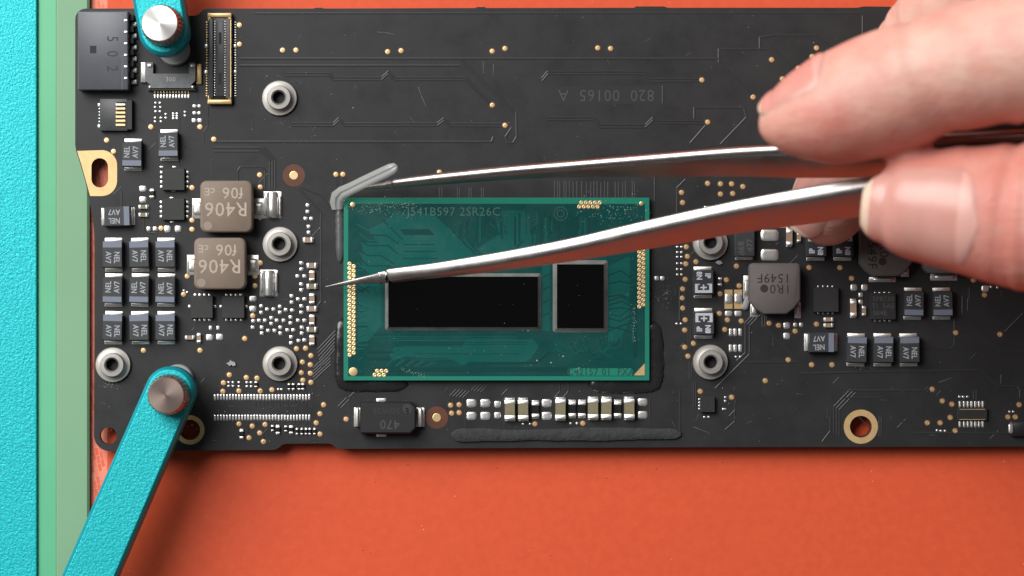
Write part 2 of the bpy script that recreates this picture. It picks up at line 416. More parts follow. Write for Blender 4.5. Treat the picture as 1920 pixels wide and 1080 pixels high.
# traces under the solder mask: low ridges
TR = MB()
def ridge(pts, w=2.6, h=.035, mi=0):
    for (x0, y0), (x1, y1) in zip(pts[:-1], pts[1:]):
        a, c = W(x0, y0), W(x1, y1); d = (c-a)
        if d.length < 1e-7: continue
        d.normalize(); h = h*rnd.uniform(.9, 1.1); n = Vector((-d.y, d.x, 0)); a = a-d*w*S*.3; c = c+d*w*S*.3
        V = []
        for p in (a, c):
            V += [p+n*w*S*.75+Vector((0, 0, 2e-6)), p+n*w*S*.3+Vector((0, 0, h*MM)), p-n*w*S*.3+Vector((0, 0, h*MM)), p-n*w*S*.75+Vector((0, 0, 2e-6))]
        TR.add(V, [(0, 4, 5, 1), (1, 5, 6, 2), (2, 6, 7, 3), (0, 1, 2, 3), (7, 6, 5, 4)], mi)
def multi(pts, n, dx, dy, **k):
    for i in range(n): ridge([(x+dx*i, y+dy*i) for x, y in pts], **k)
ridge([(452, 110), (1347, 110)], 3.4); ridge([(1348, 116), (1348, 92), (1440, 92)], 3); ridge([(1348, 116), (1408, 178)], 3)
ridge([(450, 123), (862, 123), (871, 128)], 3.4); multi([(866, 114), (960, 206)], 2, 5, 7)
ridge([(968, 210), (969, 256), (962, 268), (951, 268), (948, 256), (959, 240)])
multi([(538, 137), (617, 137), (625, 145), (716, 145), (728, 134), (741, 145), (872, 145), (920, 193)], 2, -.5, 5)
multi([(548, 231), (625, 231), (635, 222), (646, 231), (820, 231), (832, 222), (844, 231), (940, 232)], 2, 0, 5)
ridge([(402, 266), (922, 266), (925, 258)], 3.4)
multi([(1017, 146), (1027, 134), (1205, 134), (1218, 148), (1310, 148)], 2, 1, 5)
multi([(1026, 220), (1113, 220), (1125, 234), (1210, 234), (1224, 221), (1230, 226), (1320, 227)], 2, 0, 5)
ridge([(1302, 222), (1302, 202), (1395, 202), (1400, 220), (1352, 270)], 3); ridge([(1295, 268), (1323, 236)], 3)
ridge([(1425, 92), (1425, 70), (1450, 66), (1530, 66), (1566, 96)], 3); ridge([(1447, 88), (1496, 138)]); ridge([(1618, 30), (1618, 70)])
ridge([(480, 25), (1612, 24)], 3.0, .03); ridge([(1243, 161), (1243, 193)], 2.6)
multi([(506, 356), (506, 302), (486, 280)], 3, 5, -1.5); ridge([(486, 277), (400, 277)]); ridge([(486, 284), (402, 284)])
ridge([(497, 355), (497, 319), (491, 313), (451, 313), (446, 320), (446, 338)])
ridge([(561, 354), (602, 398), (602, 565), (594, 576)]); ridge([(566, 352), (598, 364), (626, 392)], 2.8)
ridge([(228, 360), (228, 388)]); ridge([(270, 408), (270, 430), (278, 437), (292, 437)]); ridge([(334, 300), (337, 312)])
for k in range(6): ridge([(596+k*1.2, 655+6.4*k), (629, 621+6.6*k)], 2.2)
for k in range(5): ridge([(588, 690+6*k), (620, 660+6*k)], 2.2)
for x in (824, 829, 858, 862, 880, 884, 903, 907): ridge([(x, 352), (x, 371)], 1.8, .045, 1)  # upright traces above the package, lit flanks put into the colour
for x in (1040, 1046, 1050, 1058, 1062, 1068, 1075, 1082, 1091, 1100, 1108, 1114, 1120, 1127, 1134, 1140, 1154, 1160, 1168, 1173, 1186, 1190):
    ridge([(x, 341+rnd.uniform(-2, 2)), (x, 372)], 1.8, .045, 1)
ridge([(1228, 330), (1228, 376)]); ridge([(1270, 400), (1270, 352), (1285, 337)])
multi([(631, 332), (631, 350)], 2, 4, 0, w=1.6); multi([(644, 332), (644, 346)], 2, 4, 0, w=1.6)
multi([(1275, 545), (1275, 600)], 1, 0, 0); ridge([(1285, 545), (1285, 575)], 1.8)
multi([(1291, 612), (1291, 654)], 2, 4, 0, w=2); multi([(1293, 678), (1293, 710)], 2, 4, 0, w=2); multi([(1301, 719), (1301, 762)], 2, 4, 0, w=2)
ridge([(1275, 734), (1275, 812)], 2); ridge([(1272, 800), (1272, 815)], 2)
multi([(1398, 608), (1398, 662), (1382, 676)], 1, 0, 0); ridge([(1406, 612), (1406, 664), (1342, 728)]); multi([(1397, 606), (1420, 582)], 3, 5, 2, w=2.2)
multi([(1430, 590), (1430, 612), (1518, 700)], 2, 5, 0); ridge([(1438, 592), (1438, 600)]); ridge([(1395, 679), (1494, 679)])
multi([(1594, 731), (1564, 762), (1564, 812)], 3, 5, 3, w=2); ridge([(1557, 780), (1557, 808), (1542, 828)], 2)
multi([(1649, 780), (1649, 818)], 2, 4, 0, w=2); multi([(1655, 750), (1712, 812)], 2, 9, -3, w=2.2); ridge([(1697, 742), (1737, 783)], 2.4)
ridge([(1500, 700), (1830, 694), (1843, 696), (1870, 724), (1918, 725)], 3); ridge([(1878, 703), (1878, 718)]); ridge([(1913, 730), (1913, 744)])
ridge([(1592, 732), (1750, 732)], 3); ridge([(1585, 746), (1650, 746)], 2.4); ridge([(1710, 812), (1900, 812)], 3)
ridge([(1790, 600), (1790, 616)], 2); ridge([(1790, 632), (1790, 648), (1780, 655), (1730, 655)], 2)
ridge([(1805, 556), (1805, 588), (1876, 658), (1918, 660)], 2.4); ridge([(1815, 560), (1815, 582)], 2); ridge([(1818, 540), (1818, 562)], 2); ridge([(1884, 622), (1918, 588)], 2)
for x in (1102, 1118): ridge([(x-52, 716), (x-52, 734), (x-62, 746)], 2)
multi([(844, 752), (844, 742), (856, 730)], 5, 6, 1, w=1.8); multi([(884, 732), (897, 719)], 4, 6, 1, w=1.8)
ridge([(873, 768), (873, 800)], 2); ridge([(942, 755), (942, 740), (952, 730)], 2); ridge([(946, 790), (946, 802)], 2); ridge([(1219, 745), (1219, 785)], 2)
ridge([(655, 790), (655, 745), (664, 736)], 2); multi([(635, 762), (650, 746)], 2, 5, 3, w=2); ridge([(561, 745), (561, 757), (556, 760)], 1.6)
for k in range(14): 
    x = 480+7.4*k; ridge([(x, 752), (x+rnd.uniform(-3, 3), 760+rnd.uniform(-2, 3))], 1.4); ridge([(x, 790), (x+rnd.choice((-8, 0, 8)), 800)], 1.4)
    ridge([(x, 738), (x+rnd.uniform(-2, 2), 732)], 1.4)
ridge([(495, 830), (495, 812), (503, 803)], 1.8); ridge([(466, 790), (466, 812)], 1.6)
ridge([(390, 200), (390, 236), (382, 247), (382, 270)], 1.8); ridge([(337, 218), (337, 245)], 1.4); ridge([(370, 160), (371, 186)], 1.6)
multi([(486, 596), (486, 590), (494, 582)], 2, 20, 3, w=1.6); ridge([(482, 558), (482, 575)], 1.8); ridge([(405, 570), (405, 622)], 1.8)
ridge([(1368, 780), (1379, 768), (1379, 750)], 2); ridge([(1360, 806), (1378, 790), (1378, 756)], 2)
multi([(1690, 728), (1700, 740)], 1, 0, 0); ridge([(1831, 730), (1831, 750)], 1.8); ridge([(1826, 733), (1826, 748)], 1.8)
for k in range(5): ridge([(1732+k*6, 733+k*2), (1740+k*6, 725+k*2)], 1.4)
# short random dog-legs filling the routed fields
for _ in range(110):
    fx_, fy_ = rnd.choice([(rnd.uniform(190, 600), rnd.uniform(200, 830)), (rnd.uniform(1260, 1900), rnd.uniform(420, 826))])
    L = rnd.uniform(6, 26); q = rnd.choice((0, 45, 90, 135)); dx, dy = math.cos(R(q))*L, math.sin(R(q))*L
    ridge([(fx_, fy_), (fx_+dx, fy_+dy)], 1.4, .018)
link('copper_traces', TR.mesh('copper_traces', ['trace_mask', 'trace_lit']), board, kind='stuff')

# board number recess
b = MB(); b.box(-106*S, -17*S, 106*S, 17*S, .000003, .000010)
pl = link('number_panel', b.mesh('number_panel', 'recess'), board, W(1137, 178))
link('lettering', text_mesh('820  00165  A', 31, 'print_faint', -.25, .95), pl, (0, 0, .000022), math.pi)

# dust, lint and scratches on the board
DU = MB()
def speck(x, y, r, z=.02, mi=0):
    n = 5; a0 = rnd.uniform(0, 6); c = W(x, y); rr = [r*S*rnd.uniform(.6, 1.2) for _ in range(n)]
    V = [(c.x+rr[i]*math.cos(a0+i*1.2566), c.y+rr[i]*math.sin(a0+i*1.2566), z*MM) for i in range(n)]+[(c.x, c.y, z*MM+r*S*.8)]
    DU.add(V, [(i, (i+1) % n, n) for i in range(n)], mi)
for _ in range(560):
    x = rnd.choice((rnd.uniform(185, 640), rnd.uniform(185, 640), rnd.uniform(460, 1440), rnd.uniform(1225, 1915)))
    y = rnd.choice((rnd.uniform(20, 360), rnd.uniform(200, 830), rnd.uniform(715, 832)))
    if 640 < x < 1220 and 368 < y < 715: continue
    speck(x, y, rnd.choice((.45, .5, .6, .8, 1.1)), .03, rnd.choice((0, 1, 1, 1)))
for (cx, cy, sx_, sy_, n) in ((212, 722, 26, 7, 60), (525, 225, 40, 14, 26), (500, 150, 30, 12, 12), (1250, 545, 10, 24, 60), (1225, 560, 14, 30, 30), (1620, 690, 20, 8, 20), (560, 150, 14, 10, 14)):
    for _ in range(n): speck(rnd.gauss(cx, sx_*.5), rnd.gauss(cy, sy_*.5), rnd.choice((.5, .7, .9)), .03, rnd.choice((0, 1, 1)))
def scratch(p, w=.9, mi=1):
    for (x0, y0), (x1, y1) in zip(p[:-1], p[1:]):
        a, c = W(x0, y0), W(x1, y1); d = (c-a).normalized(); n = Vector((-d.y, d.x, 0))*w*S*.5; up = Vector((0, 0, 8e-6))
        DU.add([a+up-n, c+up-n*.4, c+up+n*.4, a+up+n], [(0, 1, 2, 3)], mi)
for p in ([(707, 60), (722, 61), (740, 64)], [(784, 163), (790, 180), (799, 200)], [(906, 115), (906, 138)], [(925, 120), (925, 140)], [(600, 368), (618, 380)], [(1880, 360), (1899, 380)],
          [(1760, 717), (1785, 708)], [(1300, 800), (1330, 812)]): scratch(p)
for _ in range(40):
    x, y = rnd.uniform(450, 1900), rnd.choice((rnd.uniform(30, 300), rnd.uniform(720, 830))); a = rnd.uniform(0, 3.14); L = rnd.uniform(4, 16)
    scratch([(x, y), (x+L*math.cos(a), y+L*math.sin(a))], .5)
link('dust_specks', DU.mesh('dust_specks', ['dust', 'lint']), board, kind='stuff')

# ------------------------------------------------------------------ small soldered pieces
def pad_mesh(w, h, ht=.10, m='solder'):
    return cached(('pad', w, h, ht, m), lambda: (lambda b: (b.dome(w*S, h*S, 0, ht*MM, min(w, h)*S*.28), b.mesh('solder_pad', m, True, 60))[1])(MB()))
def pad(x, y, w, h, ht=.10, name='solder_pad', m='solder', parent=board, lift=0):
    return link(name, pad_mesh(w, h, ht, m), parent, W(x, y)+Vector((0, 0, lift)), rnd.uniform(-.03, .03))
def prs(s): return [tuple(map(float, t.split(','))) for t in s.split()]
# tiny pairs of solder pads
for x, y in prs("""577,385 577,397 573,410 584,410 579,425 579,436 565,493 565,505 558,518 571,518 565,533 565,544 559,561 571,561 565,574 565,586 559,601 571,601
566,614 566,625 547,555 547,567 490,574 490,586 501,580 513,580 525,575 525,586 536,581 548,582 509,596 509,607 545,595 545,606 486,601 497,601 519,601 532,601
475,602 474,614 491,614 491,625 503,620 515,620 526,614 526,625 539,619 550,619 546,632 546,643 560,639 571,638"""):
    pad(x, y, 8, 7.4, .16)
for x, y in prs("""292,193 300,193 291,201 301,201 292,209 300,209 291,221 302,221 291,228 302,228 311,214 311,221 325,213 332,213 325,217.5 332,217.5 325,222 332,222 347,210 347,217
1270,463 1278,463 1270,473 1278,473 1270,482 1278,482 1270,494 1278,494 1270,505 1278,505 1270,515 1278,515 1269,607 1277,607 429,717 429,724 437,717 437,724 448,717 448,724.5
463,717 463,724.5 471,717 471,724.5 522,730 528,730 981,795 994,795 1070,794 1082,794 1380,669 1388,669 1360,745 1360,752 1321,782 1329,782 1799,744 1806,744 1814,744
1757,807 1764,808 1772,808 1893,772 1900,772 1858,538 1870,539 345,545 351,548"""):
    pad(x, y, 5, 4.2, .12)
for x, y, w, h in [(365, 199, 8, 7), (374, 199, 7, 7), (365, 212, 8, 7), (374, 212, 7, 7), (364, 226, 9, 9), (375, 226, 9, 9), (268, 354, 14, 12), (268, 374, 14, 12),
                   (279, 429, 9, 9), (291, 429, 9, 9), (314, 429, 13, 13), (334, 429, 13, 13), (395, 615, 7, 9), (409, 615, 7, 9), (393, 633, 14, 13), (412, 632, 14, 13),
                   (474, 560, 14, 12), (474, 579, 14, 12), (884, 756, 19, 16), (910, 756, 19, 16), (933, 758, 13, 13), (884, 780, 19, 16), (910, 780, 19, 16), (933, 779, 13, 13),
                   (1025, 756, 19, 16), (1025, 780, 19, 16), (1205, 754, 19, 15), (1205, 778, 19, 15), (715, 750, 20, 7), (715, 816, 20, 6), (1231, 522, 9, 9), (1242, 522, 9, 9),
                   (1443, 441, 33, 22), (1443, 478, 33, 22), (1601, 539, 13, 13), (1621, 539, 13, 13), (1614, 553, 9, 9), (1614, 566, 9, 9), (1475, 610, 13, 13), (1475, 630, 13, 13),
                   (1491, 609, 8, 9), (1502, 609, 8, 9), (1366, 588, 14, 11), (1384, 588, 14, 11), (1847, 541, 14, 12), (1326, 389, 13, 6), (1348, 388, 12, 4), (1358, 767, 9, 4)]:
    pad(x, y, w, h, .14)
for x in (1370, 1378.5, 1388):
    for y in (623, 653): pad(x, y, 7, 15, .14)
for x, y in ((303, 313), (327, 313), (325, 357.5), (322, 371), (323, 416)): pad(x, y, 8, 3.5, .1)
# gold fingers with a solder blob in the middle
for x in (1366, 1384):
    b = MB(); b.prism(rrect(15*S, 36*S, 1*S), 0, .00004, .00001)
    g = link('gold_finger', b.mesh('gold_finger', 'gold_flat'), board, W(x, 561))
    link('solder_blob', pad_mesh(14, 19, .16), g, (0, 1*S, .00004))
for x, w in ((1470, 16), (1490, 12)):
    b = MB(); b.prism(rrect(w*S, 8*S, 1*S), 0, .00004); link('gold_finger', b.mesh('gold_finger', 'gold_flat'), board, W(x, 423))
# two rows of bare connector pads
for y in (745, 783):
    for k in range(32): pad(403+k*5.71, y+rnd.uniform(-.4, .4), 4, 12 if y < 760 else 11.5, .10)

# chip passives: body with two end terminals
def chip(x, y, l, w, ht, m, name, rz=0.0, tfrac=.24):
    def body():
        b = MB(); b.box(-l*S*.5*(1-tfrac), -w*S*.47, l*S*.5*(1-tfrac), w*S*.47, 0, ht*.96*MM, .03*MM); return b.mesh(name, m)
    def term():
        b = MB(); b.prism(rrect(l*S*tfrac, w*S, .8*S, 2), 0, ht*MM, .05*MM); return b.mesh('terminal', 'tin', True, 40)
    def fil():
        b = MB(); b.dome(l*S*.16, w*S*1.0, 0, ht*.35*MM, 1*S); return b.mesh('solder_fillet', 'solder', True, 60)
    z = Vector((0, 0, 0)); p = W(x, y, ht*.6); p.z = 0
    o = link(name, cached(('cb', l, w, ht, m, tfrac, name), body), board, p, rz+rnd.uniform(-.015, .015))
    for s_ in (-1, 1):
        link('terminal', cached(('ct', l, w, ht, tfrac), term), o, (s_*l*S*.5*(1-tfrac), 0, 0))
        link('solder_fillet', cached(('cf', l, w, ht), fil), o, (s_*l*S*.53, 0, 0))
    return o
H = math.pi/2
for x, y, v in [(578, 450, 0), (585, 498, 0), (585, 517, 1), (585, 537, 0), (585, 560, 1), (585, 579, 0), (585, 600, 1), (585, 618, 0), (585, 638, 1)]:
    chip(x, y, 17, 10.5, .5, 'ceramic_tan' if v or y in (579,) else 'ceramic_olive' if y in (537, 618) else 'ceramic_tan', 'ceramic_capacitor', H if v else 0)
for x, y, v in [(269, 388, 0), (269, 403, 0), (356, 633, 0), (373, 634, 1), (1554, 599, 0), (1554, 610, 0), (1498, 445, 1), (1620, 583, 1)]:
    chip(x, y, 16, 8, .45, 'ceramic_olive' if y < 420 else 'ceramic_tan', 'ceramic_capacitor', H if v else 0)
for x, y in [(1480, 445), (1600, 578)]: chip(x, y, 30, 12, .7, 'ceramic_tan', 'ceramic_capacitor', H)
for x, y in [(956, 768), (981, 768), (1051, 767), (1112, 766), (1137, 766), (1180, 766)]:
    chip(x, y, 37, 20, 1.1, 'ceramic_olive', 'ceramic_capacitor', H, .22)
for x, y in [(1004, 768), (1073, 767), (1091, 767), (1158, 767)]: chip(x, y, 29, 14, .5, 'resistor_black', 'chip_resistor', H, .24)
chip(285, 363, 15, 9, .4, 'resistor_black', 'chip_resistor', H)
chip(1350, 528, 14, 8, .4, 'connector_grey', 'chip_resistor', H)
for x, y, l, w in [(480, 721, 10, 6), (542, 725, 11, 5), (550, 725, 11, 6), (561, 725, 11, 6), (568, 725, 11, 6), (453, 814, 16, 8), (511, 803, 10, 6), (521, 806, 15, 8), (536, 804, 10, 6),
                   (546, 806, 14, 8), (557, 809, 11, 5), (566, 809, 11, 5), (574, 809, 11, 5), (581, 809, 11, 5), (590, 809, 11, 5)]:
    chip(x, y, l, w, .3, 'resistor_black', 'chip_resistor', H, .26)

# polymer capacitors with a pale band and print
def polymer(x, y, rz, l=50, w=39, ht=1.5, plus=False):
    z = W(x, y, ht); p = Vector((z.x, z.y, 0))
    def body():
        b = MB(); V = []
        sec = []
        for k, (dx, dz) in enumerate(((1.5, 0.08), (0, .45*ht), (1.4, ht-.06), (2.2, ht))):
            V += [((-l/2+dx)*S, (-w/2+dx)*S, dz*MM), ((l/2-dx)*S, (-w/2+dx)*S, dz*MM), ((l/2-dx)*S, (w/2-dx)*S, dz*MM), ((-l/2+dx)*S, (w/2-dx)*S, dz*MM)]
        F = []
        for k in range(3):
            for i in range(4): F.append((k*4+i, k*4+(i+1) % 4, k*4+4+(i+1) % 4, k*4+4+i))
        F.append((12, 13, 14, 15)); b.add(V, F); return b.mesh('polymer_capacitor', 'tantalum_body')
    o = link('polymer_capacitor', cached(('pb', l, w, ht), body), board, p, rz+rnd.uniform(-.028, .028))
    def term():
        b = MB(); b.prism(rrect(8*S, (w-6)*S, 1*S, 2), 0, .10*MM, .03*MM); b.prism([(-3.2*S, -(w-7)/2*S), (.6*S, -(w-7)/2*S), (.6*S, (w-7)/2*S), (-3.2*S, (w-7)/2*S)], .1*MM, .55*MM, .05*MM)
        return b.mesh('terminal', 'tin', True, 40)
    for s_ in (-1, 1):
        link('terminal', cached(('pt', w), term), o, (s_*(l/2+2.6)*S, 0, 0), 0 if s_ > 0 else math.pi)
    if not plus:
        def band():
            b = MB(); zt = ht*MM
            b.add([((-l/2+2.0)*S, (-w/2+2.0)*S, zt+4e-6), ((-l/2+12)*S, (-w/2+2.0)*S, zt+4e-6), ((-l/2+12)*S, (w/2-2.0)*S, zt+4e-6), ((-l/2+2.0)*S, (w/2-2.0)*S, zt+4e-6)], [(0, 1, 2, 3)])
            e = 4e-6; A = (-l/2-.1)*S  # the band wraps over the end face
            b.add([(A, (-w/2)*S, .45*ht*MM), (A, (w/2)*S, .45*ht*MM), ((-l/2+1.3)*S, (w/2-1.4)*S, (ht-.05)*MM), ((-l/2+1.3)*S, (-w/2+1.4)*S, (ht-.05)*MM)], [(0, 3, 2, 1)])
            b.add([((-l/2+1.3)*S, (-w/2+1.4)*S, (ht-.05)*MM), ((-l/2+1.3)*S, (w/2-1.4)*S, (ht-.05)*MM), ((-l/2+2.0)*S, (w/2-2)*S, zt+e), ((-l/2+2.0)*S, (-w/2+2)*S, zt+e)], [(0, 3, 2, 1)])
            return b.mesh('band', 'tantalum_band')
        link('band', cached(('bd', l, w, ht), band), o)
        jx, jy, jr = rnd.uniform(-1.6, 1.6), rnd.uniform(-1.3, 1.3), rnd.uniform(-.05, .05)
        link('lettering', text_mesh('NEL', 14.5, 'print_grey', .25, .82), o, ((4.5+jx)*S, (8+jy)*S, ht*MM+6e-6), jr)
        link('lettering', text_mesh('AV7', 14.5, 'print_grey', .25, .82), o, ((4.5+jx)*S, (-8+jy)*S, ht*MM+6e-6), jr)
    else:
        link('lettering', text_mesh('IP', 14, 'print_white', .6, .85), o, (-(l/2-11)*S, 8*S, ht*MM+6e-6))
        link('lettering', text_mesh('8N', 14, 'print_white', .6, .85), o, (-(l/2-11)*S, -8*S, ht*MM+6e-6))
        def pm():
            b = MB(); z = ht*MM
            x0, x1, hy = (l/2-20)*S, (l/2-3)*S, (w/2-4)*S
            def q(a, c, d, e): b.add([(a, c, z+6e-6), (d, c, z+6e-6), (d, e, z+6e-6), (a, e, z+6e-6)], [(0, 1, 2, 3)])
            q(x0, -hy, x1, -hy+5.5*S); q(x0, hy-5.5*S, x1, hy); q(x1-5*S, -hy+5.5*S, x1, hy-5.5*S)
            xm = (x0+x1)/2-1.5*S
            q(x0, -hy+5.5*S, x0+2*S, -hy+9*S); q(x0, hy-9*S, x0+2*S, hy-5.5*S)
            q(xm-5.5*S, -1.4*S, xm+5.5*S, 1.4*S); q(xm-1.4*S, -6*S, xm+1.4*S, -1.4*S); q(xm-1.4*S, 1.4*S, xm+1.4*S, 6*S)
            return b.mesh('polarity_mark', 'print_white')
        link('polarity_mark', cached(('pm', l, w), pm), o)
    return o
for x in (210.5, 260.5, 309.5):
    polymer(x, 477, -H); polymer(x, 543.5, H, 49); polymer(x, 614.5, -H, 49)
polymer(247, 289, H, 47); polymer(315, 271, H, 46); polymer(219, 405, math.pi, 50)
polymer(1714, 569, H, 47); polymer(1768, 569, H, 47); polymer(1541, 642, math.pi, 49)
for x in (1607, 1657, 1706): polymer(x, 656, -H, 49)
polymer(1319, 529, -H, 46, 40, 1.5, True); polymer(1320, 606, H, 44, 40, 1.5, True)
polymer(1531, 457, -H, 49, 40, 1.5, True).rotation_euler[2] = H
polymer(1582, 457, H, 49, 40, 1.5, True)
# black diode beside the tall standoff
b = MB(); b.prism(rrect(38*S, 78*S, 1.5*S), .05*MM, 1.3*MM, .12*MM)
dd = link('diode', b.mesh('diode', 'tantalum_body'), board, Vector((W(1396, 442, 1).x, W(1396, 442, 1).y, 0)))
link('terminal', cached(('pt', 39), lambda: None), dd, (0, -41*S, 0), -H); link('terminal', cached(('pt', 39), lambda: None), dd, (0, 41*S, 0), H)
link('lettering', text_mesh('d68', 17, 'print_dim', .3), dd, (-6*S, -24*S, 1.31*MM), H); link('lettering', text_mesh('d77', 15, 'print_dim', .3), dd, (10*S, -18*S, 1.31*MM), H)

# power inductors
def inductor(x, y, w, h, r, m, ht, lines, pm, rz, terms, label, chamf=None, dot=None):
    z = W(x, y, ht); p = Vector((z.x, z.y, 0))
    poly = rrect(w*S, h*S, r*S, 5)
    if chamf:
        c = chamf*S; a, e = w*S/2, h*S/2; k = 7*S
        poly = [(a, -e+c), (a, e-k), (a-k*.3, e-k*.3), (a-k, e), (-a+k, e), (-a+k*.3, e-k*.3), (-a, e-k), (-a, -e+c), (-a+c*.45, -e+c*.42), (-a+c, -e), (a-c, -e), (a-c*.45, -e+c*.42)]
    b = MB(); b.prism([(q[0]*.97, q[1]*.97) for q in poly], .1*MM, ht*.5*MM); b.prism(poly, ht*.35*MM, ht*MM, .22*MM)
    o = link('power_inductor', b.mesh('power_inductor', m, True, 45), board, p, 0, label=label)
    for tx, ty, tw, th_ in terms:
        b = MB(); b.prism(rrect(tw*S, th_*S, 1.2*S), 0, .10*MM, .03*MM); b.dome(tw*.75*S, th_*.62*S, .1*MM, .35*MM, 3*S)
        link('terminal', b.mesh('terminal', 'tin', True, 50), o, (tx*S, -ty*S, 0))
    for s_, sz, lx, ly in lines:
        link('lettering', text_mesh(s_, sz, pm, .1), o, (lx*S, -ly*S, ht*MM+8e-6), rz)
    if dot:
        b = MB(); b.revolve([(dot[2]*S, ht*MM+2e-6), (dot[2]*S*.9, ht*MM+9e-6), (1e-6, ht*MM+9e-6)], 20)
        link('pin_dot', b.mesh('pin_dot', dot[3]), o, (dot[0]*S, -dot[1]*S, 0))
    return o
IL = [('R406', 37, 0, 4), ('f06', 30, 12, -26), ('cE', 20, -30, -28)]
mat('inductor_dot', (.255, .205, .165), .6)
inductor(424, 387, 97, 96, 12, 'inductor_brown', 3.2, IL, 'print_tan', math.pi, [(-57, 2, 22, 38), (57, 2, 22, 38)], 'square brown inductor marked R406, the one nearer the top edge', dot=(-34, 36, 8, 'inductor_dot'))
inductor(412, 494, 96, 96, 12, 'inductor_brown', 3.2, IL, 'print_tan', math.pi, [(-55, 2, 22, 38), (58, 2, 22, 38)], 'square brown inductor marked R406, the lower one of the two', dot=(-34, 36, 8, 'inductor_dot'))
G1 = [('1549F', 24, -2, -20), ('1R0', 24, 10, 0)]
inductor(1453, 541, 96, 95, 8, 'inductor_grey', 2.6, G1, 'print_dark', math.pi, [(-50, -3, 12, 44), (46, 40, 12, 30), (-36, 40, 14, 26)], 'grey inductor with cut corners marked 1R0 right of the processor', 26, dot=(-20, 0, 7.5, 'print_dark'))
inductor(1661, 470, 97, 95, 8, 'inductor_grey', 2.6, [('1549F', 25, -26, 2), ('1R0', 25, -4, -8)], 'print_dark', -H, [(-2, 53, 50, 10), (0, -53, 50, 10), (40, 40, 16, 16)], 'grey inductor marked 1R0 partly under the thumb', 24, dot=(-6, 20, 7.5, 'print_dark'))
inductor(1779, 466, 96, 92, 8, 'inductor_grey', 2.6, [('1R0', 25, -12, 12)], 'print_dark', math.pi, [(-4, 52, 50, 14), (0, -53, 50, 10)], 'grey inductor almost hidden beneath the thumb', 10)

# moulded inductor 470 at the bottom edge
b = MB(); w_, h_ = 103*S, 59*S; k = 9*S
b.prism([(w_/2, -h_/2+k), (w_/2, h_/2-k), (w_/2-k, h_/2), (-w_/2, h_/2), (-w_/2, -h_/2), (w_/2-k, -h_/2)], .1*MM, 2.2*MM, .18*MM)
o = link('moulded_inductor', b.mesh('moulded_inductor', 'black_plastic', True, 30), board, Vector((W(727, 783, 2).x, W(727, 783, 2).y, 0)), label='black moulded block marked 470 below the processor')
for tx, tw in ((-58, 13), (59, 18)):
    b = MB(); b.prism(rrect(tw*S, 36*S, 1*S), 0, .12*MM, .03*MM); b.prism(rrect(tw*.45*S, 35*S, 1*S), .12*MM, 1.1*MM, .1*MM)
    link('terminal', b.mesh('terminal', 'tin', True, 40), o, (tx*S, 0, 0))
link('lettering', text_mesh('470', 24, 'print_faint', .1), o, (4*S, -12*S, 2.2*MM+8e-6), math.pi)
link('lettering', text_mesh('E  SGW25', 15, 'print_ghost', 0), o, (6*S, 13*S, 2.2*MM+8e-6), math.pi)
b = MB(); b.revolve([(9*S, 2.2*MM+2e-6), (8.4*S, 2.2*MM+8e-6), (1e-6, 2.2*MM+8e-6)], 20); link('pin_dot', b.mesh('pin_dot', 'print_ghost'), o, (37*S, 16*S, 0))

# flat-pack transistors and chips
def flatpack(x, y, w, h, ht, sides, lines=(), name='flat_chip', label=None, pw=6, pl_=6):
    z = W(x, y, ht); p = Vector((z.x, z.y, 0))
    b = MB(); b.prism(rrect(w*S, h*S, .8*S, 1), .03*MM, ht*MM, .05*MM)
    o = link(name, b.mesh(name, 'ic_plastic'), board, p, label=label)
    for px_, py_ in sides: link('pin', pad_mesh(pw, pl_, .12), o, (px_*S, -py_*S, 0))
    for s_, sz, lx, ly, rz in lines: link('lettering', text_mesh(s_, sz, 'print_dim'), o, (lx*S, -ly*S, ht*MM+8e-6), rz)
    return o
four = lambda c: [c-13.5, c-4.5, c+4.5, c+13.5]
for x, y in ((325, 336), (324.5, 392)): flatpack(x, y, 42, 41, .9, [(-23.5, v) for v in four(0)]+[(25, v) for v in four(0)], pw=6)
for x, y in ((378, 575.5), (437, 575.5)): flatpack(x, y, 42, 42, .9, [(v, -22.5) for v in four(0)]+[(v, 24) for v in four(0)]+[(-24, -1), (24, -1)], pl_=6)
flatpack(1549, 562, 47, 46, .9, [(v, -25) for v in four(0)]+[(v, 25) for v in four(0)], pw=4, pl_=4)
flatpack(1656, 574, 47, 50, .9, [(v, -25) for v in four(0)]+[(v, 27) for v in four(0)], [('SP8730', 13, 0, -13, 0), ('TI  5AE', 13, 0, 0, 0), ('S04E', 13, -6, 13, 0)], pw=5, pl_=4, label='small black chip printed SP8730 TI 5AE S04E')
flatpack(1327, 758, 27, 30, .8, [(-15, -9), (-15, -3), (-15, 3), (-15, 9)], pw=4, pl_=4)
o = flatpack(1823, 777, 56, 22, .5, [(v*7-21+(0 if v else -1), s_*18.5) for v in range(7) for s_ in (-1, 1)], pw=4.6, pl_=13, name='fine_pitch_connector')
b = MB(); b.box(-24*S, -10.2*S, 24*S, -9*S, .5*MM, .52*MM); b.box(-24*S, 9*S, 24*S, 10.2*S, .5*MM, .52*MM); link('gold_line', b.mesh('gold_line', 'gold_flat'), o)
b = MB(); b.prism(rrect(44*S, 30*S, 8*S), 0, .9*MM, .2*MM); o = link('shield_clip', b.mesh('shield_clip', 'black_plastic', True), board, W(1912, 803))
b = MB(); b.dome(9*S, 18*S, .88*MM, .2*MM, 3*S); link('solder_blob', b.mesh('solder_blob', 'solder', True), o, (-19*S, 0, 0))

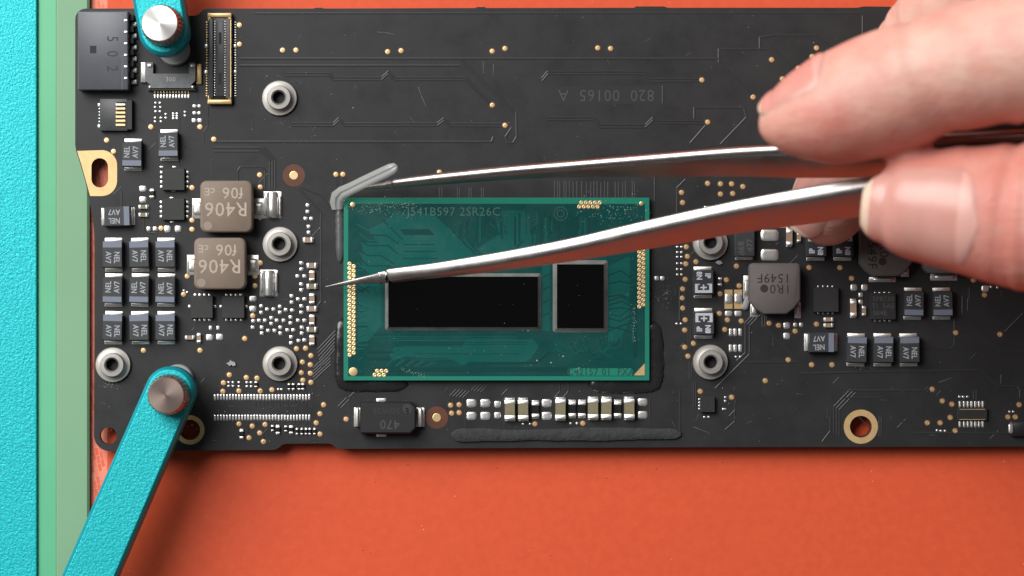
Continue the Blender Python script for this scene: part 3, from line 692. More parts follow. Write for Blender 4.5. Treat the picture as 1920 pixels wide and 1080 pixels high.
# grounding spring clips
def clip_mesh():
    b = MB(); b.prism(rrect(34*S, 50*S, 1*S), 0, .08*MM, .02*MM)
    rings = []
    for yy, sc in ((-24, .78), (-22, .96), (-8, 1.0), (8, 1.0), (18, .92), (23, .86), (24, .7)):
        rings.append([(11.5*S*sc*math.cos(R(a)), yy*S, .08*MM+1.0*MM*sc*max(0, math.sin(R(a)))**.8) for a in range(0, 181, 15)])
    b.sweep(rings, close=False)
    for s_ in (-1, 1):
        b.prism([(s_*14.2*S+q[0], q[1]-2*S) for q in rrect(4.2*S, 36*S, 1.4*S)], .08*MM, .5*MM, .12*MM)
    return b.mesh('spring_clip', 'solder', True, 50)
cm = clip_mesh()
link('spring_clip', cm, board, W(511, 384)); link('spring_clip', cm, board, W(504, 531), math.pi)

# ------------------------------------------------------------------ connectors at the upper left
def conn(name, x, y, label):
    z = W(x, y, 1.0); return Vector((z.x, z.y, 0))
o = link('power_connector', (lambda b: (b.prism(rrect(94*S, 146*S, 1.5*S), .05*MM, 2.6*MM, .12*MM), b.mesh('power_connector', 'connector_slate', True, 30))[1])(MB()), board, conn('', 196, 97, ''), label='slate grey plastic block connector in the upper left corner')
link('lettering', text_mesh('5  0  2', 30, 'recess', 0, .8), o, (17*S, -6*S, 2.6*MM+8e-6), -H)
b = MB(); b.box(-6*S, -7*S, 6*S, 7*S, 2.6*MM+2e-6, 2.6*MM+8e-6); link('latch_slot', b.mesh('latch_slot', 'dark_void'), o, (-18*S, 2*S, 0))
b = MB(); b.box(-.5*S, -72*S, .5*S, 72*S, 2.6*MM+2e-6, 2.6*MM+1.4e-5); link('mould_line', b.mesh('mould_line', 'latch_grey'), o, (36*S, 0, 0))
for k in range(6):
    yy = 62-k*21.5
    b = MB(); b.prism(rrect(11*S, 9*S, 1*S), 0, .6*MM, .06*MM); link('pin', b.mesh('pin', 'tin', True, 40), o, (54*S, (yy-10)*S, 0))
    link('pin_tip', pad_mesh(7, 4.5, .10), o, (43*S, (yy-6)*S, 2.6*MM))
    b = MB(); b.box(-4*S, -5*S, 4*S, 5*S, .0, 1.6*MM); link('rib', b.mesh('rib', 'dark_void'), o, (51*S, (yy+1)*S, 0))

o = link('cable_connector', (lambda b: (b.prism(rrect(52*S, 60*S, 1*S), .05*MM, 1.0*MM, .06*MM), b.mesh('cable_connector', 'connector_grey', True, 30))[1])(MB()), board, conn('', 213, 215, ''), label='small dark flat-cable connector with six gold contacts')
b = MB(); b.box(-9*S, -24*S, 9*S, 24*S, 1.0*MM, 1.0*MM+6e-6); link('contact_slot', b.mesh('contact_slot', 'dark_void'), o, (15*S, 0, 0))
for k in range(6):
    b = MB(); b.prism(rrect(18*S, 4.2*S, 1*S), 1.0*MM, 1.06*MM, .02*MM); link('contact', b.mesh('contact', 'gold' if k else 'tin'), o, (13*S, (19-k*7.6)*S, 0))
b = MB(); b.prism(rrect(10*S, 56*S, 1*S), .05*MM, 1.15*MM, .06*MM); link('latch', b.mesh('latch', 'black_plastic'), o, (30*S, 0, 0))
for yy in (19, -21): link('solder_blob', pad_mesh(8, 9, .3), o, (-28*S, yy*S, 0))
for k in range(5): link('pin', pad_mesh(4, 3, .12), o, (-28*S, (12-6*k)*S, 0))

ox, oy = 320, 141
o = link('ribbon_connector', None, board, conn('', ox, oy, ''), label='silver latched ribbon connector below the upper clamp')
b = MB(); U = [(-48, 24), (-33, 24), (-33, 3), (34, 3), (34, 24), (46, 24), (46, -10), (38, -18), (38, -24), (-38, -24), (-38, -18), (-48, -10)]
me = sheet_with_holes([[(x+960, 540-y) for x, y in U]], .1*MM, 1.0*MM, 'latch', ['latch_grey', 'latch_grey']); link('latch', me, o)
link('lettering', text_mesh('300', 12, 'print_grey'), o, (0, -8*S, 1.0*MM+8e-6))
for tx, tm, ty in ((-52, 'tin', 6), (52, 'gold_flat', 3)):
    b = MB(); b.prism(rrect(10*S, 38*S, 1*S), 0, .5*MM, .06*MM); link('tab', b.mesh('tab', tm, True, 40), o, (tx*S, ty*S, 0))
for tx in (-39, 41):
    link('corner_post', pad_mesh(6, 7, .5), o, (tx*S, -22*S, .6*MM)); link('corner_post', pad_mesh(9, 7, .2), o, (tx*S, 18*S, 1.0*MM))
b = MB(); b.box(-33*S, 3.5*S, 34*S, 22*S, 0, .12*MM); link('well', b.mesh('well', 'black_plastic'), o)
b = MB(); b.box(-44*S, -28*S, 46*S, -24.5*S, 0, .7*MM); link('rear_wall', b.mesh('rear_wall', 'black_plastic'), o)
for k in range(12):
    link('pin', pad_mesh(4, 9, .12), o, ((-31+k*5.72)*S, -38.5*S, 0)); link('pin_tip', pad_mesh(3.2, 5, .2, 'gold'), o, ((-31+k*5.72)*S, -30.5*S, 0))

ox, oy = 412.5, 109.5
o = link('mezzanine_connector', (lambda b: (b.prism(rrect(46*S, 168*S, 2*S), .05*MM, .75*MM, .05*MM), b.mesh('mezzanine_connector', 'black_plastic', True, 30))[1])(MB()), board, conn('', ox, oy, ''), label='tall narrow black connector with gold ends and rows of fine pins')
for s_ in (-1, 1):
    b = MB(); b.prism(rrect(45*S, 8.5*S, 1.2*S), .3*MM, 1.0*MM, .08*MM)
    for q in (-1, 1): b.prism([(q*19*S+p[0], -s_*8*S+p[1]) for p in rrect(6*S, 8*S, 1*S)], .3*MM, .95*MM, .08*MM)
    link('gold_end', b.mesh('gold_end', 'gold_flat', True, 40), o, (-1*S, s_*81*S, 0))
for xx, ww, hh, zz, m in ((-17, 8, 150, 1.0, 'connector_grey'), (0, 16, 140, .8, 'connector_grey'), (15, 8, 150, 1.0, 'inductor_grey')):
    b = MB(); b.prism(rrect(ww*S, hh*S, 1*S), .5*MM, zz*MM, .05*MM); link('spine', b.mesh('spine', m, True, 40), o, (xx*S, 0, 0))
b = MB(); b.box(-.7*S, -72*S, .7*S, 72*S, .99*MM, 1.02*MM); link('gold_line', b.mesh('gold_line', 'gold'), o, (20*S, 0, 0))
for yy in (38, -38):
    b = MB(); b.box(-2.5*S, -11*S, 2.5*S, 11*S, .8*MM, .8*MM+6e-6); link('slot', b.mesh('slot', 'dark_void'), o, (0, yy*S, 0))
for k in range(30):
    yy = (69-k*4.75)*S
    link('pin', pad_mesh(5, 2.8, .12), o, (27.5*S, yy, 0)); link('pin', pad_mesh(4, 2.8, .12, 'gold'), o, (-26*S, yy, 0))
    link('contact', pad_mesh(3.2, 2.4, .12), o, (9.4*S, yy, .78*MM)); link('contact', pad_mesh(3.2, 2.4, .12), o, (-9.8*S, yy, .78*MM))
for yy in (24, -24): link('solder_tab', pad_mesh(8, 9, .2), o, (27*S, yy*S, 0)); link('solder_tab', pad_mesh(8, 9, .2), o, (-27*S, yy*S, 0))

# ------------------------------------------------------------------ processor package
PZ = 0.95
px0, py0, px1, py1 = 645, 371, 1217, 713
pc = W((px0+px1)/2, (py0+py1)/2, PZ); pcx, pcy = (px0+px1)/2, (py0+py1)/2
b = MB(); b.prism(rrect((px1-px0)*S, (py1-py0)*S, 1*S, 1), .25*MM, PZ*MM, .03*MM)
proc = link('processor', b.mesh('processor', 'substrate_rim'), board, Vector((pc.x, pc.y, 0)), label='green processor package with two mirror black dies')
def L(x, y, z=PZ): return Vector(((x-pcx)*S, (pcy-y)*S, z*MM))
b = MB(); b.box(*L(653.5, 705)[:2], *L(1208.5, 382.5)[:2], PZ*MM, PZ*MM+6e-6); link('solder_mask', b.mesh('solder_mask', 'substrate_mask'), proc)
# copper pours and routing seen through the mask
PP = MB()
def pour(pts, mi, z=9e-6):
    PP.add([L(x, y)+Vector((0, 0, z)) for x, y in pts], [tuple(range(len(pts)))], mi)
PN = [0]
def pline(pts, w, mi, z=1.2e-5):
    for (x0, y0), (x1, y1) in zip(pts[:-1], pts[1:]):
        a, c = L(x0, y0), L(x1, y1); d = (c-a)
        if d.length < 1e-7: continue
        d.normalize(); PN[0] += 1; n = Vector((-d.y, d.x, 0))*w*S*.5; up = Vector((0, 0, z+PN[0]*6e-8)); e = d*w*S*.3
        PP.add([a-n+up-e, c-n+up+e, c+n+up+e, a+n+up-e], [(0, 1, 2, 3)], mi)
pour([(735, 401), (815, 401), (890, 475), (870, 500), (720, 500), (720, 470), (690, 430), (715, 420)], 0)
pour([(680, 455), (725, 455), (725, 520), (700, 520), (680, 500)], 0, 7.5e-6)
pour([(890, 470), (935, 440), (1005, 440), (1000, 480), (880, 512)], 0, 8e-6)
pour([(940, 395), (985, 395), (985, 455), (940, 455)], 0, 8.5e-6)
pour([(672, 530), (716, 500), (716, 612), (690, 640), (672, 640)], 0)
pour([(740, 650), (865, 650), (876, 636), (1000, 636), (1010, 650), (995, 672), (985, 678), (880, 678), (868, 684), (845, 672), (760, 668), (738, 676), (730, 664)], 0)
pour([(1016, 500), (1031, 480), (1031, 620), (1016, 620)], 0, 7e-6)
pour([(1140, 500), (1180, 480), (1180, 600), (1160, 640), (1140, 640)], 0, 7e-6)
pour([(1068, 690), (1185, 690), (1185, 704), (1068, 704)], 2, 9.5e-6)
pour([(750, 430), (805, 430), (815, 441), (758, 441)], 1, 1.15e-5)
for (a, c) in ([(735, 401), (720, 415)], [(815, 401), (893, 478)], [(720, 415), (756, 450)]): pline([a, c], 2.5, 1, 1.1e-5)
for k in range(9):   # left fan of lines
    y = 432+k*9.5; x1 = 728+rnd.uniform(-14, 10)
    pline([(672+rnd.uniform(-4, 6), y-14+rnd.uniform(-3, 3)), (690, y), (x1, y), (x1+18+4*k % 12, y+16)], 2.4, 1 if k % 2 else 3)
for k in range(7): y = 452+k*6.5; pline([(757, y), (816+rnd.uniform(-3, 8), y)], 2.0, 1 if k % 2 else 3, 1.3e-5)
for k in range(8): pline([(842+k*7, 428+k*5), (866+k*9, 452+k*6+rnd.uniform(0, 8))], 2.6, rnd.choice((1, 1, 3)))
for k in range(26):
    x = 900+k*8.2; y = 402+rnd.uniform(-8, 12); pline([(x, y), (x, y+rnd.uniform(18, 60))], rnd.uniform(2, 4.5), rnd.choice((1, 1, 3)), 1.3e-5)
for k in range(30):
    x, y = rnd.uniform(858, 1130), rnd.uniform(388, 470); q = rnd.choice((45, 90, 90, 135)); l_ = rnd.uniform(8, 26)
    pline([(x, y), (x+math.cos(R(q))*l_, y+math.sin(R(q))*l_)], rnd.uniform(1.5, 3.5), rnd.choice((1, 3)), 1.5e-5)
for k in range(11): y = 638+k*3.6; pline([(745+k*4, y), (990-k*2, y)], 1.2, rnd.choice((1, 3)), 1.25e-5)
for k in range(4): y = 627+k*4; pline([(700, y), (968, y)], 1.2, rnd.choice((1, 3)), 1.25e-5)
for k in range(22):  # swirls below the small die
    x = 1040+k*6; y = 632+rnd.uniform(0, 10); s_ = rnd.choice((-1, 1)); l_ = rnd.uniform(8, 20)
    pline([(x, y), (x+s_*l_*.2, y+l_), (x+s_*l_, y+l_*1.7), (x+s_*l_*1.6, y+l_*1.8)], rnd.uniform(1.2, 2.4), rnd.choice((1, 3, 3)), 1.3e-5)
for k in range(16): 
    y = 500+k*8; pline([(1140, y), (1158+rnd.uniform(0, 8), y-rnd.uniform(-8, 10)), (1188, y-rnd.uniform(-14, 18))], rnd.uniform(1.2, 2.6), rnd.choice((1, 3)), 1.3e-5)
for k in range(26):
    y = 500+k*7; x = 672; q = rnd.uniform(8, 22); pline([(x, y), (x+q, y+rnd.choice((-q, 0, q))*.6)], rnd.uniform(1.5, 3), rnd.choice((1, 3)), 1.3e-5)
for k in range(9): pline([(740+k*9, 672+k*1.0), (726+k*9, 685)], 3, 1 if k % 2 else 3, 1.4e-5)
pline([(700, 692), (1060, 692)], 8, 1, 1.05e-5); pline([(882, 681), (1005, 680), (1030, 660)], 3, 1, 1.4e-5); pline([(690, 660), (738, 660)], 3, 1, 1.4e-5); pline([(690, 672), (730, 672)], 6, 1, 1.4e-5)
pline([(1190, 540), (1190, 668)], 7, 1, 1.0e-5)
for k in range(4): y = 520+k*24; pline([(1018, y), (1029, y-6)], 1.6, 1)
link('routing', PP.mesh('routing', ['substrate_pour', 'substrate_groove', 'substrate_rim', 'substrate_trace']), proc, kind='stuff')
# dies with a pale fillet of underfill
def die(x0, y0, x1, y1, f):
    cx, cy = (x0+x1)/2, (y0+y1)/2; w, h = (x1-x0)*S, (y1-y0)*S
    b = MB(); rings = []
    for e, z, r in ((f, 0, 5), (f*.8, .10, 4.5), (f*.45, .30, 3), (f*.12, .52, 1.5), (.1, .60, .6)):
        rings.append([(p[0], p[1], (PZ+z)*MM) for p in rrect(w+2*e*S, h+2*e*S, r*S, 3)])
    b.sweep(rings, cap0=False, cap1=False)
    link('underfill', b.mesh('underfill', 'underfill', True, 60), proc, L(cx, cy, 0))
    b = MB(); b.box(-w/2, -h/2, w/2, h/2, PZ*MM, (PZ+.66)*MM, .008*MM)
    link('silicon_die', b.mesh('silicon_die', 'silicon'), proc, L(cx, cy, 0))
die(729, 519, 1008, 613, 6.5); die(1044, 496, 1131, 615, 8)
dm = cached('cp', lambda: (lambda b: (b.revolve([(4.1*S, 0), (4.0*S, 2.2e-5), (3.2*S, 3.5e-5), (1.3*S, 4e-5), (.8*S, 2e-5), (1e-6, 2e-5)], 14), b.mesh('contact_pad', 'gold', True))[1])(MB()))
def cpad(x, y): link('contact_pad', dm, proc, L(x, y)+Vector((0, 0, 6e-6)))
for k in range(21):
    cpad(656.5, 495+8.52*k)
    if k < 20: cpad(664.2, 499.5+8.52*k)
for k in range(17):
    cpad(1198.5, 438.5+8.52*k); cpad(1206, 434.5+8.52*k)
for k in range(5): cpad(1090+8.6*k, 380.5); cpad(1086+8.6*k, 388)
for k in range(3): cpad(708+8.5*k, 695.5); cpad(703.5+8.5*k, 703)
for x, y, r in ((663, 696.5, 8), (662, 384, 4.8), (1202, 382, 4)):
    b = MB(); b.revolve([(r*S, 0), (r*S, 2e-5), (r*S*.9, 3e-5), (1e-6, 3e-5)], 24); link('corner_dot', b.mesh('corner_dot', 'gold', True), proc, L(x, y)+Vector((0, 0, 6e-6)))
b = MB(); b.prism([tuple(L(x, y)[:2]) for x, y in ((1208, 681), (1187, 703.5), (1208, 703.5))], PZ*MM, PZ*MM+3e-5); link('corner_mark', b.mesh('corner_mark', 'gold_flat'), proc)
link('lettering', text_mesh('J541B597 2SR26C', 23, 'package_print', 0, .98), proc, L(851, 398)+Vector((0, 0, 5e-5)))
link('lettering', text_mesh('C42157 01  FXA', 19, 'package_print_dark', .1, .92), proc, L(1126, 697)+Vector((0, 0, 5e-5)))
b = MB()
for r in (13, 7):
    b.revolve([(r*S, 4.6e-5), ((r-1)*S, 4.6e-5)], 28)
link('round_mark', b.mesh('round_mark', 'package_print'), proc, L(1051, 401))
# flux crumbs on the package
FX = MB()
def crumb(x, y, r, z):
    c = L(x, y); n = 6; a0 = rnd.uniform(0, 6)
    V = [c+Vector((r*S*rnd.uniform(.5, 1.3)*math.cos(a0+i*1.047), r*S*rnd.uniform(.5, 1.3)*math.sin(a0+i*1.047), z)) for i in range(n)]+[c+Vector((0, 0, z+r*S*.7))]
    FX.add(V, [(i, (i+1) % n, n) for i in range(n)])
for _ in range(190): crumb(rnd.gauss(722, 34), rnd.gauss(388, 7), rnd.choice((.5, .7, 1.0)), 3.4e-5)
for _ in range(130): crumb(rnd.gauss(1150, 30), rnd.gauss(396, 12), rnd.choice((.5, .7, 1.0)), 3.4e-5)
for _ in range(200): crumb(rnd.uniform(660, 1205), rnd.uniform(385, 700), rnd.choice((.4, .5, .7)), 3.4e-5)
for _ in range(40): t = rnd.random(); crumb(755+40*t+rnd.gauss(0, 4), 690+16*t+rnd.gauss(0, 2), rnd.choice((.5, .8)), 3.4e-5)
for x, y in ((1007, 676), (1033, 680), (1056, 668), (1081, 692), (1085, 690), (980, 618), (990, 620)): crumb(x, y, 1.8, 3.4e-5)
for _ in range(9): crumb(rnd.uniform(733, 1004), rnd.uniform(523, 609), rnd.choice((.35, .5, .7)), .00067)
for _ in range(3): crumb(rnd.uniform(1048, 1127), rnd.uniform(500, 611), rnd.choice((.35, .5, .7)), .00067)
for _ in range(60): t = rnd.random(); crumb(1188+rnd.gauss(0, 2), 640-70*t, rnd.choice((.5, .8)), 3.4e-5)
mat('flux_crumb', (.27, .38, .36), .45)
link('flux_crumbs', FX.mesh('flux_crumbs', 'flux_crumb'), proc, kind='stuff')

# black corner-bond adhesive round the package
def bead(name, pts, w, ht, m, parent=board, seg=10, **k):
    """half-round bead following a polyline"""
    P = []
    for i in range(len(pts)-1):
        for t in range(seg): q = t/seg; P.append((pts[i][0]*(1-q)+pts[i+1][0]*q, pts[i][1]*(1-q)+pts[i+1][1]*q))
    P.append(pts[-1])
    for _ in range(4): P = [P[0]]+[((P[i-1][0]+2*P[i][0]+P[i+1][0])/4, (P[i-1][1]+2*P[i][1]+P[i+1][1])/4) for i in range(1, len(P)-1)]+[P[-1]]
    n = len(P); rings = []
    for i, (x, y) in enumerate(P):
        a, c = P[max(0, i-1)], P[min(n-1, i+1)]; d = Vector((c[0]-a[0], -(c[1]-a[1]), 0)).normalized(); nn = Vector((-d.y, d.x, 0))
        e = min(1, math.sqrt(max(.02, 1-(1-min(i, n-1-i)/4)**2)) if min(i, n-1-i) < 4 else 1); ww = w*e*(1+.06*math.sin(i*1.7))
        rings.append([W(x, y)+nn*ww*S*.5*math.cos(R(q))+Vector((0, 0, ht*MM*e*math.sin(R(q))**.8+1e-6)) for q in range(0, 181, 15)])
    b = MB(); b.sweep(rings, close=False); return link(name, b.mesh(name, m, True, 80), parent, **k)
bead('corner_adhesive', [(642, 596), (641, 700), (645, 718), (664, 721), (766, 721)], 28, .34, 'epoxy_black')
bead('corner_adhesive', [(1226, 602), (1228, 700), (1224, 718), (1204, 721), (1102, 721)], 34, .34, 'epoxy_black')
bead('corner_adhesive', [(637, 388), (637, 420), (638, 494)], 16, .5, 'flux')
# foam strip along the bottom edge
b = MB(); rings = []
for k in range(45):
    t = k/44; x = 846+430*t; yc = 815+1.2*math.sin(t*7)+.6*math.sin(t*31)+(-1.5 if t > .8 else 0); hw = (11.5+1.3*math.sin(t*11+1))*(math.sqrt(1-(1-t*22)**2) if t < 1/22.0 else math.sqrt(max(0.05, 1-(1-(1-t)*22)**2)) if t > 21/22.0 else 1)
    hw = max(hw, 3.5)
    rings.append([W(x, yc+hw*c_)+Vector((0, 0, z_*MM)) for c_, z_ in ((1, 0), (1, .25), (.9, .34), (0, .37), (-.9, .34), (-1, .25), (-1, 0))])
b.sweep(rings, close=False); link('foam_strip', b.mesh('foam_strip', 'foam', True, 50), board, label='long dark grey foam strip along the lower edge of the board')
# grey paste blob by the gold fingers, solder scraps
b = MB(); b.dome(12*S, 26*S, 0, .5*MM, 5*S); link('paste_blob', b.mesh('paste_blob', 'rubber_grey', True), board, W(1399, 569), -.35)
def scrap(x, y, pts, label):
    b = MB(); b.prism([(q[0]*S, -q[1]*S) for q in pts], .02*MM, .28*MM, .06*MM, bottom=True)
    return link('solder_scrap', b.mesh('solder_scrap', 'solder_scrap'), None, W(x, y), label=label, cat='solder scrap')
scrap(433, 681, [(-9, 0), (-3, -2), (-1, -7), (2, -4), (8, -2), (10, 4), (5, 6), (1, 3), (-2, 6), (-5, 3)], 'small ragged grey scrap of solder above the two rows of pads')
scrap(1348, 492, [(-7, 0), (-2, -4), (4, -3), (7, 2), (1, 5), (-4, 3)], 'tiny grey crumb of solder below the standoff right of the processor')

# ------------------------------------------------------------------ peeled strip of clear adhesive held by the tweezers
pts = [(632, 392, .9, 10), (631, 380, 1.1, 13), (634, 369, 1.6, 14), (642, 361, 2.3, 12), (660, 352.5, 3.2, 11), (680, 342.5, 4.2, 11), (700, 333, 5.1, 11), (720, 323.5, 6.0, 11), (733, 317, 6.5, 10.5), (741, 313, 6.8, 8), (745, 311.5, 6.9, 2)]
rings = []
for i, (x, y, z, hw) in enumerate(pts):
    a, c = W(*pts[max(0, i-1)][:3]), W(*pts[min(len(pts)-1, i+1)][:3]); d = (c-a).normalized()
    nn = d.cross(Vector((0, 0, 1))).normalized(); up = nn.cross(d); p = W(x, y, z); h_ = hw*S
    rings.append([p+nn*h_*cx_+up*h_*cz_ for cx_, cz_ in ((1, -.25), (1.0, .1), (.75, .45), (.25, .50), (.12, .32), (-.05, .34), (-.2, .52), (-.7, .42), (-1, .1), (-1, -.25), (-.5, -.32), (.5, -.32))])
b = MB(); b.sweep(rings); link('adhesive_strip', b.mesh('adhesive_strip', 'clear_glue', True, 60), label='translucent grey strip of adhesive peeling off the corner of the processor', cat='adhesive')

# ------------------------------------------------------------------ tweezers
def catmull(keys, n):
    out = []; m = len(keys)
    for i in range(m-1):
        p0, p1, p2, p3 = (Vector(keys[max(0, min(m-1, j))]) for j in (i-1, i, i+1, i+2)) if False else (keys[max(0, i-1)], keys[i], keys[i+1], keys[min(m-1, i+2)])
        for k in range(n):
            t = k/n
            out.append(tuple(.5*((2*b_)+(-a_+c_)*t+(2*a_-5*b_+4*c_-d_)*t*t+(-a_+3*b_-3*c_+d_)*t**3) for a_, b_, c_, d_ in zip(p0, p1, p2, p3)))
    out.append(tuple(keys[-1])); return out
def leg(name, keys, parent, sub=6, rnd_top=False):
    """keys: x, y (pixel of the top edge's middle), z mm, blade depth mm, thickness mm, lean deg"""
    st = catmull(keys, sub); C = [W(k[0], k[1], k[2]) for k in st]; rings = []
    for i, k in enumerate(st):
        T = (C[min(len(C)-1, i+1)]-C[max(0, i-1)]).normalized(); ln = R(k[5])
        d0 = Vector((0, -math.sin(ln), -math.cos(ln))); n = d0.cross(T).normalized()
        if n.y > 0: n = -n
        d = T.cross(n).normalized()
        if d.z > 0: d = -d
        w, t = k[3]*MM, k[4]*MM; e = min(1.0, w/t*.9)
        ring = [C[i]+n*t*q[0]+d*t*q[1]*e for q in ((.5, .66), (.475, .53), (.39, .39), (.22, .24), (0, .11), (-.24, .02), (-.40, .0), (-.47, .06), (-.5, .18))]
        if rnd_top: ring = [C[i]+n*t*.5*math.cos(R(q*22.5))+d*t*.62*e*(1-math.sin(R(q*22.5))) for q in range(9)]
        ring = [C[i]+n*t*.5+d*(w-t*.1), C[i]+n*t*.5+d*(t*.62*e+w)*.5]+ring
        ring += [C[i]-n*t*.5+d*(t*.2*e+w)*.5, C[i]-n*t*.5+d*(w-t*.1), C[i]-n*t*.3+d*w, C[i]+n*t*.3+d*w]
        rings.append(ring)
    b = MB(); b.sweep(rings); return link(name, b.mesh(name, 'tweezer_steel', True, 50), parent)
tw = link('tweezers', None, label='long fine-tipped steel tweezers held over the processor by the hand', cat='tweezers')
leg('lower_leg', [(723.5, 514, 5.6, 1.55, 1.40, 22), (732, 512, 5.9, 1.65, 1.45, 22), (780, 505, 7.0, 1.8, 1.38, 26), (840, 496, 8.4, 2.0, 1.42, 30), (960, 475, 11, 2.6, 1.45, 34), (1080, 451, 13.6, 3.3, 1.48, 36), (1220, 418, 16.6, 4.3, 1.5, 37), (1380, 383, 20, 4.9, 1.5, 37),
                  (1500, 361, 22.8, 5.4, 1.65, 37), (1625, 340, 25.5, 5.7, 1.6, 37), (1800, 314, 29, 6.2, 1.6, 36), (1950, 297, 32, 6.4, 1.6, 34), (2200, 270, 37, 6.6, 1.6, 32), (2420, 256, 41, 6.6, 1.6, 30)], tw)
leg('lower_tip', [(610, 537.8, 2.0, .10, .10, 15), (640, 532, 2.9, .46, .42, 15), (680, 524.2, 4.0, .9, .8, 15), (708, 518.6, 5.0, 1.32, 1.12, 18), (711, 517.6, 5.1, 1.44, 1.24, 18), (720, 515.8, 5.4, 1.47, 1.27, 18), (723, 516.6, 5.5, 1.2, 1.05, 18)], tw)
leg('upper_leg', [(735.6, 341, 5.6, 1.25, 1.12, 14), (745, 339.5, 5.9, 1.3, 1.18, 14), (790, 334, 7.0, 1.5, 1.30, 14), (840, 328, 8.2, 1.8, 1.35, 16), (960, 315.5, 11, 2.3, 1.40, 18), (1080, 305, 13.6, 3.0, 1.40, 22), (1220, 292.5, 16.6, 4.2, 1.40, 27), (1380, 279, 20, 5.2, 1.40, 31),
                  (1500, 273, 22.6, 6.0, 1.4, 32), (1640, 268, 25.4, 6.4, 1.4, 30), (1760, 256, 28, 6.6, 1.5, 24), (1920, 250, 31.5, 6.6, 1.6, 20), (2200, 250, 37, 6.6, 1.6, 20), (2420, 250, 41, 6.6, 1.6, 22)], tw, rnd_top=True)
leg('upper_tip', [(668, 352.5, 2.6, .15, .15, 14), (690, 349.5, 3.6, .55, .55, 14), (712, 346, 4.5, .85, .82, 14), (722, 344.4, 4.9, .95, .88, 14), (725, 343.2, 5.0, 1.15, 1.05, 14), (733, 342, 5.35, 1.15, 1.05, 14), (735, 342.4, 5.5, .9, .8, 14)], tw, rnd_top=True)

# ------------------------------------------------------------------ clamp arms with thumb screws
def arm(ex, ey, fxp, fyp, half, zt, zb, label, screw, sx_, sy_, padx, pady, srad):
    E, F = W(ex, ey, zt), W(fxp, fyp, zt); base = Vector((W(padx, pady).x, W(padx, pady).y, 0))
    root = link('clamp_arm', None, loc=base, label=label, cat='clamp', group='clamp arms')
    d = (F-E); Lg = d.length; d.normalize(); n = Vector((-d.y, d.x, 0)); hw = half*S*(D-zt*MM)/D
    poly = []
    for k in range(17):
        a = R(90+180*k/16); poly.append(E+d*hw*math.cos(a)+n*hw*math.sin(a))
    poly += [F-n*hw*1.06, F+n*hw*1.06]
    m = len(poly); cen = E+d*Lg*.5; rings = []
    for ins, z in ((0, zb), (0, zt-.62), (.15, zt-.3), (.42, zt-.04), (.5, zt)):
        r_ = []
        for k, p in enumerate(poly):
            q = (p-E); u = q.dot(d); v = q.dot(n); vl = abs(v)
            if k < 17: sc = (hw-ins*MM)/hw; u2, v2 = u*sc, v*sc
            else: u2, v2 = u, v*(hw-ins*MM)/hw
            w_ = E+d*u2+n*v2; r_.append(Vector((w_.x, w_.y, z*MM))-base)
        rings.append(r_)
    b = MB(); b.sweep(rings[:4], cap0=True, cap1=False, mi=1); b.sweep(rings[3:], cap0=False, cap1=True, mi=0)
    link('arm', b.mesh('arm', ['anodised_cyan', 'anodised_smooth'], True, 24), root)
    # screw: knurled waist and turned head
    hz = zt+4.3; c = W(sx_, sy_, hz); c.z = 0; r_ = srad*S*(D-hz*MM)/D
    b = MB(); n_ = 60; rings = []
    for rr, z in ((1.14, zt-.2), (1.14, zt+.5), (1.10, zt+2.8), (.97, zt+3.4)):
        rings.append([(r_*rr*(1+(.022 if i % 2 else -.022))*math.cos(2*math.pi*i/n_), r_*rr*(1+(.022 if i % 2 else -.022))*math.sin(2*math.pi*i/n_), z*MM) for i in range(n_)])
    b.sweep(rings); sc_ = link('thumb_screw', b.mesh('thumb_screw', 'knurl_steel'), root, c-base)
    b = MB(); b.revolve([(r_*.95, (zt+3.3)*MM), (r_*1.0, (zt+3.6)*MM), (r_*1.0, (hz-.14)*MM), (r_*.965, (hz-.03)*MM)], 64)
    b.revolve([(r_*.965, (hz-.03)*MM), (r_*.05, hz*MM), (r_*.03, (hz-.05)*MM), (1e-6, (hz-.05)*MM)], 64)
    link('screw_head', b.mesh('screw_head', screw, True, 28), sc_)
    b = MB(); b.revolve([(r_*.35, .5*MM), (r_*.35, zb*MM)], 24, c.x-base.x, c.y-base.y); link('screw_shank', b.mesh('screw_shank', 'knurl_steel', True), root)
    b = MB(); b.revolve([(29*S, 0), (29*S, .9*MM), (27*S, 1.1*MM), (1e-6, 1.1*MM)], 40); link('foot_pad', b.mesh('foot_pad', 'rubber_grey', True, 40), root)
arm(306, 57, 268, -160, 47, 7.5, 4.2, 'turquoise clamp arm reaching down from the top edge with a bright steel thumb screw', 'screw_bright', 299, 43, 328, 95, 34)
arm(318, 734, 20, 1420, 47, 7.5, 4.2, 'long turquoise clamp arm at the lower left with a thumb screw tinted by a painted reddish reflection', 'screw_reflect', 311, 741, 335, 712, 34)

